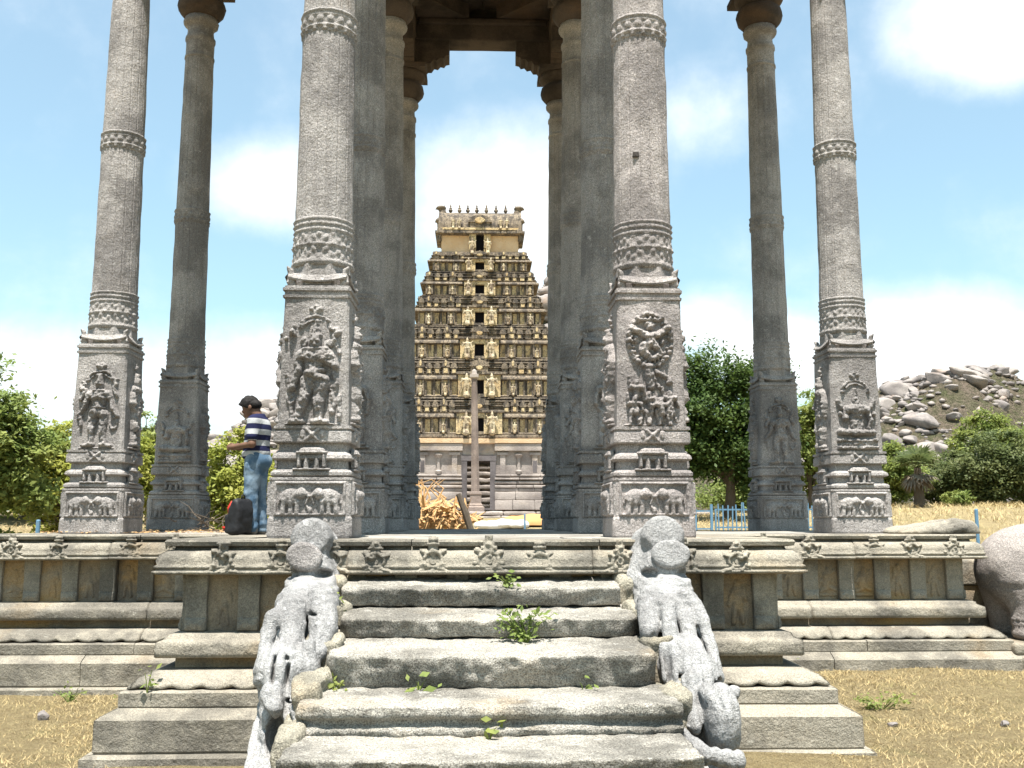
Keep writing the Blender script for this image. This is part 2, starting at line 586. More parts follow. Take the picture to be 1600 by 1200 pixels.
def edge_block(profile, p0, p1, nrm, t0, t1, m0, m1, cstep, pstep, mod=None, amp=0.006, back=-0.45, seed=0):
    """one stone of a course: profile (out, z) top to bottom, from t0 to t1 along the edge, mitred where m is set"""
    pr = resample(profile, pstep)
    L_ = t1 - t0
    nc = max(2, int(round(L_ / cstep)) + 1)
    S = np.linspace(0, 1, nc)
    outv, zv = pr[:, 0], pr[:, 1]
    O, SS = np.meshgrid(outv, S, indexing='ij')
    Zg, _ = np.meshgrid(zv, S, indexing='ij')
    T = (t0 - m0 * O) * (1 - SS) + (t1 + m1 * O) * SS
    if mod is not None:
        dO, dZ = mod(T, O, Zg)
        O = O + dO; Zg = Zg + dZ
    p0 = np.array(p0); p1 = np.array(p1)
    d = (p1 - p0) / np.linalg.norm(p1 - p0)
    Xw = p0[0] + d[0] * T + nrm[0] * O
    Yw = p0[1] + d[1] * T + nrm[1] * O
    P = np.stack([Xw, Yw, Zg], -1)
    nz = fbm(P, 5.0, 3, seed) * amp
    # chipped edges where two stones meet
    ed = np.minimum(SS, 1 - SS) * L_
    nz = nz - 0.012 * np.clip(1 - ed / 0.03, 0, 1) * (m0 * (SS < .5) + m1 * (SS > .5) == 0)
    P[..., 0] += nrm[0] * nz; P[..., 1] += nrm[1] * nz
    V = P.reshape(-1, 3)
    n_p = len(outv)
    Fc = [tuple(f) for f in gridfaces(n_p, nc)]
    # back vertices and caps
    k = len(V)
    ex = []
    for (zq) in (zv[0], zv[-1]):
        for tt in (t0 - m0 * back, t1 + m1 * back):
            ex.append((p0[0] + d[0] * tt + nrm[0] * back, p0[1] + d[1] * tt + nrm[1] * back, zq))
    V = np.concatenate([V, np.array(ex)])
    Fc.append(tuple([k, k + 2] + [i * nc for i in range(n_p - 1, -1, -1)]))
    Fc.append(tuple([k + 3, k + 1] + [i * nc + nc - 1 for i in range(n_p)]))
    Fc.append(tuple([k + 1, k] + list(range(nc))))
    Fc.append(tuple([k + 2, k + 3] + [(n_p - 1) * nc + i for i in range(nc - 1, -1, -1)]))
    return V, Fc


def scroll(T, zc, amp, lam, z, thick):
    wv = zc + amp * np.sin(2 * np.pi * T / lam)
    h = np.exp(-((z - wv) / thick) ** 2)
    ph = np.mod(T, lam) / lam
    for q, sg in ((0.25, -1), (0.75, 1)):
        dd = np.hypot((ph - q) * lam, z - (zc + sg * amp * 0.35))
        h = np.maximum(h, np.exp(-((dd - amp * 0.55) / (thick * 0.8)) ** 2))
        h = np.maximum(h, np.exp(-(dd / (thick)) ** 2))
    return h


def mod_sill(T, O, Z):
    m = sstep(0.165, 0.195, O) * (Z < 0.86) * (Z > 0.745)
    return 0.014 * m * scroll(T, 0.81, 0.034, 0.42, Z, 0.013), 0


def mod_lotus(T, O, Z):
    k = np.abs(np.sin(np.pi * T / 0.26))
    wgt = sstep(0.60, 0.52, Z) * (O > 0.2)
    return -0.035 * wgt * (1 - k), 0.03 * wgt * (1 - k) ** 1.5 + 0 * T


def mod_rough(T, O, Z):
    return 0.012 * fbm(np.stack([T, Z * 1.0, O], -1), 1.7, 2, 5), 0


courses = [
    # name, profile top->bottom, block length, modifier, material
    ('edge_slab', [(-0.45, ZP), (0.15, ZP), (0.165, ZP - 0.02), (0.155, ZP - 0.055), (0.10, ZP - 0.065)], 1.9, None, 'plinth'),
    ('cornice_block', [(-0.45, 1.725), (0.09, 1.725), (0.10, 1.695), (0.15, 1.69), (0.20, 1.655), (0.225, 1.60), (0.215, 1.565), (0.235, 1.555), (0.235, 1.535), (0.222, 1.53), (0.222, 1.515), (0.25, 1.51), (0.25, 1.487), (0.20, 1.475), (-0.45, 1.475)], 2.1, None, 'plinth'),
    ('dado_block', [(-0.45, 1.475), (-0.02, 1.475), (-0.02, 0.955), (-0.45, 0.955)], 1.6, None, 'plinth_warm'),
    ('sill_block', [(-0.45, 0.955), (0.05, 0.955), (0.12, 0.935), (0.13, 0.905), (0.20, 0.875), (0.205, 0.75), (0.19, 0.74), (-0.45, 0.74)], 2.3, mod_sill, 'plinth'),
    ('recess_block', [(-0.45, 0.74), (0.05, 0.74), (0.05, 0.64), (-0.45, 0.64)], 2.6, None, 'plinth_warm'),
    ('lotus_block', [(-0.45, 0.64), (0.16, 0.64), (0.20, 0.632), (0.30, 0.59), (0.365, 0.53), (0.375, 0.505), (0.355, 0.492), (-0.45, 0.49)], 1.9, mod_lotus, 'plinth'),
    ('band_block', [(-0.45, 0.49), (0.40, 0.49), (0.42, 0.475), (0.42, 0.365), (0.41, 0.352), (-0.45, 0.352)], 1.8, mod_rough, 'plinth'),
    ('plinth_block', [(-0.45, 0.352), (0.43, 0.352), (0.46, 0.335), (0.54, 0.30), (0.575, 0.275), (0.575, 0.02), (0.56, 0.0), (-0.45, 0.0)], 2.2, mod_rough, 'plinth'),
    ('footing_block', [(-0.45, 0.0), (0.62, 0.0), (0.65, -0.02), (0.65, -0.26), (-0.45, -0.26)], 1.7, mod_rough, 'plinth'),
]
kudu_pr = [('r', 0, 0.12, 0.085, 0.085, 0.022, -40, 180.1, 0.03), ('r', 0, 0.12, 0.085, 0.085, 0.022, -180.1, -140, 0.03), ('e', 0, 0.12, 0.045, 0.05, 0, 0.03), ('h', 0, 0.12, 0.03, 0.034, 0.022),
           ('c', -0.06, 0.05, -0.15, 0.01, 0.03, 0.02, 0.026), ('c', 0.06, 0.05, 0.15, 0.01, 0.03, 0.02, 0.026), ('e', -0.11, 0.075, 0.035, 0.03, 0.5, 0.026), ('e', 0.11, 0.075, 0.035, 0.03, -0.5, 0.026),
           ('e', -0.09, 0.2, 0.035, 0.025, -0.6, 0.028), ('e', 0.09, 0.2, 0.035, 0.025, 0.6, 0.028), ('c', 0, 0.2, 0, 0.3, 0.045, 0.025, 0.03), ('e', 0, 0.27, 0.06, 0.022, 0, 0.045), ('e', 0, 0.31, 0.045, 0.03, 0, 0.04), ('b', -0.14, 0.14, 0.0, 0.06, 0.016)]
KUDU = mesh('carved_medallion', *relief(0.36, 0.35, kudu_pr, 0.012, rough=0.008, seed=3), smooth=True)
KUDU.materials.append(M['plinth'])
KUDUS = [KUDU]
for k_ in range(3):
    pr_ = [tuple([q[0]] + [v * (1 + RNG.normal() * 0.10) for v in q[1:]]) if q[0] in 'ec' else q for q in kudu_pr]
    if k_ == 1: pr_ = [q for q in pr_ if not (q[0] == 'e' and q[2] > 0.25)]
    if k_ == 2: pr_ = pr_[:6] + pr_[7:] + [('e', 0.03, 0.16, 0.03, 0.04, 0, 0.04)]
    me_ = mesh('carved_medallion', *relief(0.36, 0.35, pr_, 0.012, rough=0.016, seed=13 + k_), smooth=True); me_.materials.append(M['plinth']); KUDUS.append(me_)
fig_small = [('e', 0, 0.40, 0.035, 0.042, 0, 0.03), ('c', 0, 0.33, 0, 0.2, 0.06, 0.045, 0.03), ('c', -0.05, 0.33, -0.085, 0.2, 0.022, 0.018, 0.024), ('c', 0.05, 0.33, 0.08, 0.25, 0.022, 0.018, 0.024), ('c', 0.08, 0.25, 0.06, 0.38, 0.018, 0.016, 0.02),
             ('c', -0.025, 0.2, -0.045, 0.03, 0.032, 0.02, 0.028), ('c', 0.025, 0.2, 0.05, 0.03, 0.032, 0.02, 0.028)]
FIGS = [mesh('carved_figure', *relief(0.24, 0.46, fig_small, 0.013, rough=0.008, seed=4), smooth=True),
        mesh('carved_figure', *relief(0.26, 0.46, [('e', -0.01, 0.36, 0.035, 0.04, 0, 0.03), ('c', 0, 0.3, 0.02, 0.17, 0.055, 0.06, 0.03), ('c', 0.02, 0.15, -0.1, 0.1, 0.035, 0.025, 0.028), ('c', 0.02, 0.12, 0.1, 0.08, 0.035, 0.025, 0.028), ('c', -0.04, 0.3, -0.1, 0.36, 0.02, 0.016, 0.022), ('c', 0.05, 0.28, 0.1, 0.2, 0.02, 0.016, 0.022), ('b', -0.12, 0.12, 0.01, 0.05, 0.02)], 0.013, rough=0.008, seed=9), smooth=True)]
for f_ in FIGS: f_.materials.append(M['plinth_warm'])
pV, pF = worn_block(0.20, 0.10, 0.52, 0.012, 0.11, 0.006, 6, 2)
PIL = mesh('pilaster', pV, pF, True)
bpy_mats = PIL.materials.append(M['plinth'])
PILF = mesh('carved_foot', *relief(0.20, 0.12, [('b', -0.1, 0.1, 0, 0.115, 0.016), ('e', 0, 0.06, 0.06, 0.04, 0, 0.03), ('e', -0.06, 0.05, 0.02, 0.03, 0, 0.026), ('e', 0.06, 0.05, 0.02, 0.03, 0, 0.026)], 0.012, seed=1), smooth=True)
PILF.materials.append(M['plinth'])

nE = len(poly)
for e in range(nE):
    p0, p1 = np.array(poly[e]), np.array(poly[(e + 1) % nE])
    d = (p1 - p0); Ln = np.linalg.norm(d); d = d / Ln
    nrm = np.array([d[1], -d[0]])
    pa = np.array(poly[e - 1]); pb = np.array(poly[(e + 2) % nE])

    def corner(u, v):       # +1 convex, -1 concave
        return 1 if u[0] * v[1] - u[1] * v[0] > 0 else -1
    m0 = corner(p0 - pa, d); m1 = corner(d, pb - p1)
    front = nrm[1] < -0.5
    near = front and p0[1] < YB + 0.1
    angz = math.atan2(nrm[0], -nrm[1])          # plaque facing
    for ci, (nm, prof, bl, md, mt) in enumerate(courses):
        k = max(1, int(round(Ln / bl)))
        cuts = [0.0] + [Ln * (i + RNG.uniform(-0.22, 0.22)) / k for i in range(1, k)] + [Ln]
        for i in range(k):
            g_ = 0.004
            a0 = cuts[i] + (g_ if i else 0); a1 = cuts[i + 1] - (g_ if i < k - 1 else 0)
            off = RNG.uniform(-0.008, 0.008) if near else 0
            dz = RNG.uniform(-0.006, 0.0) if near and ci not in (2, 4) else 0
            pf = [(o_ + (off if o_ > -0.4 else 0), z_) for o_, z_ in prof]
            if near:
                cs, ps = (0.035, 0.03) if ci in (1, 3, 5) else (0.07, 0.06)
            else:
                cs, ps = 0.6, 0.6
            if ci == 5 and not near: cs = 0.065
            V, Fc = edge_block(pf, p0, p1, nrm, a0, a1, m0 if i == 0 else 0, m1 if i == k - 1 else 0, cs, ps, md, 0.008 if near else 0.003, seed=e * 17 + ci)
            V[:, 2] += dz
            bo = obj(nm, mesh(nm, V, Fc, near and ci in (1, 3, 5)), M[mt], platform)
            if ci == 1 and front and near:
                s_ = 0.25 + (0.12 if i == 0 else 0)
                while s_ < a1 - a0 - 0.12:
                    q = p0 + d * (a0 + s_) + nrm * 0.222
                    kk = obj('carved_medallion', KUDUS[int(RNG.integers(0, 4))], None, bo, (q[0], q[1], 1.485), (R(84), 0, angz), (RNG.choice([-1, 1]) * RNG.uniform(0.88, 1.1), RNG.uniform(0.84, 0.98), RNG.uniform(0.9, 1.3)))
                    s_ += RNG.uniform(0.44, 0.6)
        if ci == 2 and (front or abs(nrm[0]) > 0.5):
            np_ = max(2, int(round(Ln / 0.5)))
            for i in range(np_ + 1):
                tq = 0.10 + (Ln - 0.2) * i / np_
                if (i == 0 and m0 < 0) or (i == np_ and m1 < 0): continue
                q = p0 + d * tq + nrm * (-0.012)
                ang = math.atan2(d[1], d[0])
                pl = obj('pilaster', PIL, None, platform, (q[0], q[1], 0.956), (0, 0, ang))
                pl['kind'] = 'part' if False else ''
                del pl['kind']
                q2 = p0 + d * tq + nrm * 0.045
                obj('carved_foot', PILF, None, pl, Matrix.Rotation(-ang, 4, 'Z') @ (Vector((q2[0], q2[1], 0.958)) - Vector(pl.location)), (R(90), 0, 0))
                if i < np_ and near:
                    tq2 = tq + (Ln - 0.2) / np_ / 2
                    q = p0 + d * tq2 + nrm * -0.02
                    obj('carved_figure', FIGS[int(RNG.integers(0, 2))], None, platform, (q[0], q[1], 0.985), (R(90), 0, angz), (RNG.choice([-1, 1]) * 0.95, 0.95, 0.75))

# solid core and floor slabs
core = MB()
core.box(X0 - HX1 + 0.3, X0 + HX1 - 0.3, YA + 0.3, YD - 0.3, -0.3, ZP - 0.075)
core.box(X0 - HX2 + 0.3, X0 + HX2 - 0.3, YB + 0.32, YC - 0.32, -0.31, ZP - 0.077)
core.build('rubble_core', M['plinth_warm'], platform)
for (xa, xb, ya, yb, zt) in ((HX2 - 0.1, HX2 + 1.1, YB + 0.75, YC - 0.75, 1.42), (HX2 - 0.1, HX2 + 1.7, YB + 0.85, YC - 0.85, 1.1), (HX2 - 0.1, HX2 + 2.4, YB + 0.8, YC - 0.8, 0.75), (HX2 - 0.1, HX2 + 3.1, YB + 0.9, YC - 0.9, 0.4)):
    V, Fc = worn_block(xb - xa, yb - ya, 0.34, 0.03, 0.3, 0.01, 3, 5)
    obj('side_step', mesh('side_step', V, Fc), M['plinth'], platform, (X0 + (xa + xb) / 2, (ya + yb) / 2, zt - 0.34))
    MB().box(X0 + xa, X0 + xb - 0.25, ya + 0.04, yb - 0.04, -0.2, zt - 0.345).build('side_step_fill', M['plinth_warm'], platform)
slab_ms = []
for k in range(4):
    V, Fc = worn_block(1.0, 1.0, 0.07, 0.012, 0.35, 0.004, 2.5, 30 + k)
    mm = mesh('floor_slab', V, Fc, False); mm.materials.append(M['floor']); slab_ms.append(mm)


def lay(xa, xb, ya, yb):
    y = ya
    while y < yb - 0.05:
        h_ = min(RNG.uniform(0.75, 1.1), yb - y)
        if yb - y - h_ < 0.35: h_ = yb - y
        x = xa
        while x < xb - 0.05:
            w_ = min(RNG.uniform(1.0, 1.9), xb - x)
            if xb - x - w_ < 0.5: w_ = xb - x
            obj('floor_slab', slab_ms[int(RNG.integers(0, 4))], None, platform, (x + w_ / 2, y + h_ / 2, ZP - 0.074 + RNG.uniform(-0.003, 0.004)), (0, 0, 0), (w_ - 0.012, h_ - 0.012, 1))
            x += w_
        y += h_


i_ = 0.45
lay(X0 - HX1 + i_, X0 + HX1 - i_, YA + i_, YB + i_)
lay(X0 - HX2 + i_, X0 + HX2 - i_, YB + i_, YC - i_)
lay(X0 - HX1 + i_, X0 + HX1 - i_, YC - i_, YD - i_)

# ------------------------------------------------------------------ staircase
stairs = thing('stone_staircase', 'flight of five broad worn stone steps leading up to the platform', 'staircase', (0, 0, 0))
# xl, xr, y front, y back, z front edge, z back, bottom
steps = [(-1.20, 1.27, 8.86, 9.62, 1.375, 1.47, 1.215), (-1.14, 1.34, 8.28, 9.1, 1.165, 1.215, 1.01), (-1.14, 1.36, 7.62, 8.5, 0.962, 1.02, 0.70),
         (-1.24, 1.42, 7.0, 7.9, 0.712, 0.722, 0.50), (-1.22, 1.40, 6.25, 7.3, 0.525, 0.512, -0.25)]
for k, (xl, xr, yf, yb, zf, zb, z0) in enumerate(steps):
    wx, wy, wz = xr - xl, yb - yf, zf - z0
    V, Fc = worn_block(wx, wy, wz, (0.022, 0.02, 0.028, 0.02, 0.02)[k], 0.03, 0.010, 9.0, 50 + k)
    # worn slope of the tread, sagging in the middle, chipped front edge
    f = (V[:, 1] + wy / 2) / wy
    top = np.clip(V[:, 2] / wz, 0, 1) ** 2
    V[:, 2] += top * ((zb - zf) * f - 0.012 * np.exp(-(V[:, 0] / (wx * 0.3)) ** 2))
    chip = vnoise(np.stack([V[:, 0], V[:, 0] * 0, V[:, 2]], 1), 7, 60 + k)
    edge = np.clip(1 - f * 7, 0, 1) * top
    V[:, 1] += edge * np.clip(chip, 0, 1) * 0.035
    V[:, 2] -= edge * np.clip(chip, 0, 1) * 0.02
    V[:, 1] += np.clip(1 - f * 5, 0, 1) * 0.010 * fbm(np.stack([V[:, 0], V[:, 0] * 0, V[:, 2]], 1), 3, 3, 70 + k)
    if k != 3: V[:, 1] += np.clip(1 - f * 3, 0, 1) * 0.38 * wz * np.clip(1 - V[:, 2] / wz, 0, 1)      # riser undercut below the nosing
    V[:, 1] += np.clip(1 - f * 6, 0, 1) * 0.016 * fbm(V, 14, 2, 33 + k)
    # broken left and right ends
    for sg in (-1, 1):
        en = np.clip((sg * V[:, 0] / (wx / 2) - 0.93) / 0.07, 0, 1)
        V[:, 1] += en * np.clip(1 - f * 2.5, 0, 1) * (0.16 if k in (1, 2) else 0.06) * (0.7 + 0.3 * vnoise(V, 4, k))
    if k == 3:      # this step carries two carved mouldings on its face
        fr = np.clip(1 - f * 6, 0, 1)
        zr = V[:, 2] / wz
        V[:, 1] += fr * (0.06 * sstep(0.62, 0.52, zr) * sstep(0.22, 0.34, zr) - 0.015 * np.exp(-((zr - 0.25) / 0.06) ** 2))
    V[:, 0] += (xl + xr) / 2; V[:, 1] += (yf + yb) / 2; V[:, 2] += z0
    obj('step', mesh('step', V, Fc, True), M['step'], stairs)
# rubble and ochre mortar closing the ends of the steps
for k, (px, py, Y, sx, sz) in enumerate(((520, 962, 8.60, .22, .17), (1000, 965, 8.60, .20, .22), (503, 1035, 8.0, .30, .36), (1032, 1035, 8.0, .26, .40), (480, 1105, 7.35, .20, .34), (1058, 1110, 7.4, .22, .34), (527, 915, 9.15, .18, .22), (985, 925, 9.15, .24, .24), (448, 1180, 6.9, .2, .3))):
    q = at(px, py, Y)
    V, Fc = worn_block(sx, 0.6, sz, 0.05, 0.03, 0.035, 6, 80 + k)
    V[:, 2] += 0.05 * fbm(V, 5, 2, k) * (V[:, 2] > 0)
    obj('filler_stone', mesh('filler_stone', V, Fc, True), M['mortar'], stairs, (q[0], Y + 0.22, q[2] - sz / 2))
sc = MB()
for (xl, xr, yf, yb, zf, zb, z0) in steps:
    sc.box(xl + 0.1, xr - 0.1, yf + 0.35, 9.4, -0.25, z0 - 0.004)
sc.build('rubble_core', M['mortar'], stairs)

# ------------------------------------------------------------------ carved balustrades of the stairs


def balustrade(side):
    mk = []
    Yr = lambda y: float(np.interp(y, [810, 900, 950, 1000, 1080, 1150, 1200], [9.12, 8.95, 8.5, 8.05, 7.45, 7.0, 6.75]))

    def W(px, py, back=0.0):
        p_ = at(px, py, Yr(py)); p_[1] += back; return p_
    def U(px, py, Y):
        return at(px, py, Y)
    if side < 0:
        head = [('e', U(488, 842, 9.17), (.19, .20, .19)), ('e', U(484, 868, 9.14), (.14, .12, .13)), ('c', U(505, 850, 9.35), U(515, 905, 9.3), .14, .17)]
        face = [U(475, 870, 8.98), (.145, .05, .115)]
        body = [('c', U(500, 915, 9.2), U(490, 945, 8.9), .17, .22), ('e', U(481, 945, 8.66), (.27, .45, .20)), ('c', U(487, 890, 9.15), U(484, 930, 8.95), .19, .24), ('c', U(470, 990, 8.7), U(455, 1060, 8.2), .2, .2),
                ('e', U(450, 1048, 7.9), (.25, .42, .25)), ('c', U(452, 1090, 7.7), U(452, 1180, 7.5), .22, .21)]
        det = [('c', U(474, 898, 8.86), U(474, 930, 8.7), .05, .07), ('c', U(452, 940, 8.3), U(428, 967, 8.12), .075, .05), ('c', U(428, 967, 8.12), U(414, 1012, 8.0), .075, .06), ('c', U(414, 1012, 8.0), U(412, 1062, 7.85), .06, .08),
               ('c', U(502, 940, 8.35), U(506, 985, 8.12), .13, .11), ('c', U(506, 985, 8.12), U(496, 1020, 7.95), .10, .08), ('c', U(459, 948, 8.22), U(456, 1005, 8.0), .10, .10),
               ('c', U(483, 1008, 7.75), U(485, 1042, 7.68), .05, .065), ('c', U(485, 1042, 7.68), U(478, 1078, 7.6), .06, .045), ('c', U(436, 1010, 7.75), U(422, 1072, 7.58), .045, .05), ('c', U(450, 1015, 7.7), U(438, 1080, 7.55), .035, .035), ('c', U(464, 1022, 7.66), U(454, 1084, 7.52), .036, .036),
               ('c', U(424, 1084, 7.45), U(430, 1108, 7.35), .08, .065), ('c', U(468, 1092, 7.42), U(474, 1160, 7.2), .062, .06), ('c', U(456, 1096, 7.38), U(470, 1158, 7.15), .03, .028), ('e', U(468, 1172, 7.1), (.08, .14, .05))]
        cuts = [(U(432, 1000, 8.12), (.062, .36, .13)), (U(482, 985, 8.2), (.048, .36, .12)), (U(422, 1155, 7.25), (.08, .36, .17)), (U(466, 1022, 7.85), (.09, .3, .022)), (U(503, 898, 8.85), (.11, .26, .05)), (U(450, 898, 8.9), (.08, .26, .05))]
        cuts2 = [(U(452, 1098, 7.4), (.05, .2, .014)), (U(449, 1050, 7.5), (.010, .1, .12)), (U(470, 1060, 7.5), (.010, .1, .10)), (U(425, 1045, 7.5), (.010, .1, .1)), (U(490, 960, 8.15), (.06, .08, .012)), (U(480, 1130, 7.1), (.05, .1, .012)), (U(470, 1115, 7.15), (.05, .1, .012))]
    else:
        head = [('e', U(1035, 838, 9.17), (.20, .2, .19)), ('e', U(1045, 866, 9.14), (.15, .12, .13)), ('c', U(1010, 850, 9.35), U(1005, 910, 9.25), .15, .2)]
        face = [U(1048, 866, 8.98), (.16, .05, .115)]
        body = [('c', U(1035, 885, 9.15), U(1040, 930, 8.95), .2, .25), ('c', U(1025, 915, 9.2), U(1035, 950, 8.85), .2, .25), ('e', U(1046, 952, 8.6), (.29, .42, .19)), ('c', U(1060, 990, 8.75), U(1078, 1060, 8.2), .22, .22),
                ('e', U(1072, 1040, 8.0), (.24, .35, .24)), ('c', U(1085, 1070, 7.8), U(1100, 1180, 7.6), .22, .22)]
        det = [('c', U(1046, 890, 8.86), U(1052, 930, 8.7), .05, .075), ('c', U(1072, 935, 8.35), U(1098, 972, 8.15), .09, .06), ('c', U(1098, 972, 8.15), U(1112, 1012, 8.0), .055, .045), ('c', U(1112, 1012, 8.0), U(1122, 1060, 7.85), .045, .05),
               ('c', U(1018, 938, 8.4), U(1014, 985, 8.15), .12, .085), ('c', U(1040, 950, 8.25), U(1048, 1000, 8.02), .10, .06), ('c', U(1070, 965, 8.2), U(1084, 1012, 7.95), .07, .055), ('c', U(1084, 1012, 7.95), U(1104, 1052, 7.8), .05, .05),
               ('c', U(1036, 1008, 7.95), U(1042, 1062, 7.75), .04, .036), ('c', U(1049, 1010, 7.9), U(1057, 1060, 7.7), .04, .036), ('c', U(1063, 1010, 7.85), U(1075, 1052, 7.65), .05, .05),
               ('c', U(1082, 1062, 7.55), U(1086, 1135, 7.3), .085, .06), ('e', U(1128, 1125, 7.3), (.135, .24, .26)), ('c', U(1146, 1082, 7.4), U(1128, 1105, 7.2), .05, .08), ('c', U(1100, 1078, 7.4), U(1112, 1092, 7.25), .05, .06),
               ('c', U(1068, 1150, 7.1), U(1102, 1180, 6.95), .05, .06), ('c', U(1102, 1180, 6.95), U(1150, 1188, 6.95), .06, .07)]
        cuts = [(U(1098, 1005, 8.1), (.07, .4, .15)), (U(1118, 1066, 7.8), (.05, .3, .05)), (U(1078, 897, 8.85), (.10, .26, .055)), (U(1017, 897, 8.85), (.11, .26, .055)), (U(1030, 1008, 8.15), (.045, .3, .05))]
        cuts2 = [(U(1114, 1120, 6.98), (.045, .12, .14)), (U(1050, 1035, 7.7), (.010, .12, .13)), (U(1043, 1035, 7.75), (.008, .12, .1)), (U(1074, 1060, 7.65), (.06, .14, .016)), (U(1100, 1130, 7.1), (.014, .12, .2)), (U(1032, 965, 8.12), (.012, .12, .12)), (U(1062, 975, 8.05), (.012, .12, .12))]
    lo = np.array([-2.1, 6.35, -0.25]) if side < 0 else np.array([1.05, 6.3, -0.25])
    hi = np.array([-1.0, 9.75, 2.2]) if side < 0 else np.array([2.2, 9.75, 2.2])

    def fn(P):
        d_ = union(P, body, 0.05)
        d_ = smin(d_, union(P, head, 0.05), 0.05)
        # mass of stone filling down to the ground behind the carving
        xc = (-1.50 if side < 0 else 1.66) + 0.0 * P[:, 1]
        ztop = np.interp(P[:, 1], [6.9, 7.3, 7.8, 8.4, 9.0, 9.5], [0.0, 0.25, 0.6, 0.95, 1.35, 1.5])
        slab = np.maximum(np.maximum(np.abs(P[:, 0] - xc) - 0.15, P[:, 2] - ztop), np.maximum(7.05 - P[:, 1], P[:, 1] - 9.55))
        d_ = smin(d_, slab, 0.04)
        for c_, r_ in cuts:
            d_ = smax(d_, -ell(P, c_, r_), 0.015)
        d_ = smin(d_, union(P, det, 0.018), 0.02)
        for c_, r_ in cuts2:
            d_ = smax(d_, -ell(P, c_, r_), 0.012)
        # the face has broken off flat
        hd = np.maximum(np.abs(P[:, 0] - face[0][0]) - 0.35, 1.48 - P[:, 2])
        d_ = np.where(hd < 0, smax(d_, face[0][1] + 0.03 - P[:, 1] + 0.25 * (P[:, 2] - face[0][2]), 0.02), d_)
        grv = np.sin(P[:, 0] * 62 + 14 * vnoise(P, 1.6, 3)) * (0.5 + 0.5 * vnoise(P, 2.5, 9))
        near_ = np.abs(d_) < 0.06
        Pn = P[near_]
        nz_ = 0.006 * fbm(Pn, 7, 2, 5) + 0.006 * vnoise(Pn, 24, 4)
        # incised lines: necklaces round the neck, mane strands on the chest, bands and folds on the legs
        hc = np.linalg.norm((Pn - face[0]) * np.array([1, .55, 1]), axis=1)
        neckz = np.clip(1 - np.abs(Pn[:, 2] - 1.38) / 0.16, 0, 1)
        rings = np.clip(np.sin(hc * 95 + 1.5 * vnoise(Pn, 4, 6)), -1, .3)
        fold = np.clip(np.sin(Pn[:, 0] * 75 + 5.0 * Pn[:, 2] + 5 * vnoise(Pn, 2.2, 3)), -1, .25)
        band = np.clip(np.sin(Pn[:, 2] * 60 + 3 * vnoise(Pn, 3, 7)), -1, .1) * (vnoise(Pn, 2.6, 17) > 0.15)
        low = sstep(1.2, 1.05, Pn[:, 2])
        d_[near_] += nz_ - 0.010 * rings * neckz - 0.012 * fold * low * (vnoise(Pn, 3.1, 21) > -0.25) - 0.007 * band * low
        return d_
    V, Fc = sdf_mesh(fn, lo, hi, 0.017)
    o = obj('carved_balustrade', mesh('carved_balustrade', V, Fc, True), M['lichen'])
    tag(o, 'broken lichen-white beast balustrade below the warrior-carved pillar' if side < 0 else 'broken lichen-white beast balustrade with bulging lower head, below the wreath-carved pillar', 'balustrade', 'stone balustrades flanking the stairs')
    q = face[0]
    V, Fc = sdf_mesh(lambda P: np.maximum(ell(P, (0, 0, 0), (face[1][0] * 1.12, 0.055, face[1][2] * 1.15)), -0.035 - P[:, 1]) + 0.004 * fbm(P, 16, 3, 8), (-.25, -.12, -.25), (.25, .12, .25), 0.016)
    obj('broken_face', mesh('broken_face', V, Fc, True), M['granite'] if side < 0 else M['lichen'], o, (q[0], q[1] + 0.005, q[2]), (R(-12), R(14) if side < 0 else 0, 0))
    return o


balustrade(-1)
balustrade(1)

# ------------------------------------------------------------------ pillars


def sq_lathe(prof, nside=8, ch=0.025, amp=0.006, seed=0, zstep=0.05, freq=6):
    """square section of half-width w along z, corners chamfered"""
    pr = resample(prof, zstep)
    ring = []
    for s_ in range(4):
        a = s_ * math.pi / 2
        for i in range(nside):
            u = -1 + 2 * i / (nside - 1)
            ring.append((a, u))
    V = []
    for (h, z) in pr:
        for a, u in ring:
            x, y = u * max(h - ch, 0.01), -h
            V.append((x * math.cos(a) - y * math.sin(a), x * math.sin(a) + y * math.cos(a), z))
    V = np.array(V)
    n = len(ring)
    rad = np.linalg.norm(V[:, :2], axis=1, keepdims=True)
    nz = fbm(V, freq, 3, seed) * amp
    V[:, :2] += V[:, :2] / np.maximum(rad, 1e-6) * nz[:, None]
    Fc = []
    for k in range(len(pr) - 1):
        for i in range(n):
            j = (i + 1) % n
            Fc.append((k * n + i, k * n + j, (k + 1) * n + j, (k + 1) * n + i))
    Fc.append(tuple(range(n))[::-1]); Fc.append(tuple((len(pr) - 1) * n + i for i in range(n)))
    return V, Fc


def poly_r(th, ap, n):
    a = np.mod(th + math.pi / 2 + math.pi / n, 2 * math.pi / n) - math.pi / n
    return ap / np.cos(a)


def poly_lathe(prof, nsides=16, per=2, zstep=0.25, fn=None, amp=0.004, seed=0):
    pr = resample(prof, zstep)
    nth = nsides * per
    th = -math.pi / 2 - math.pi / nsides + 2 * math.pi * np.arange(nth) / nth
    TH, A = np.meshgrid(th, pr[:, 0], indexing='ij')
    _, Zg = np.meshgrid(th, pr[:, 1], indexing='ij')
    RR = poly_r(TH, A, nsides)
    if fn is not None: RR = RR + fn(TH, Zg)
    P = np.stack([RR * np.cos(TH), RR * np.sin(TH), Zg], -1)
    nz = fbm(P, 6, 3, seed) * amp
    P[..., 0] += np.cos(TH) * nz; P[..., 1] += np.sin(TH) * nz
    nv = len(pr)
    Fc = [tuple(f) for f in gridfaces(nth, nv, True)]
    Fc.append(tuple(i * nv for i in range(nth))[::-1]); Fc.append(tuple(i * nv + nv - 1 for i in range(nth)))
    return P.reshape(-1, 3), Fc


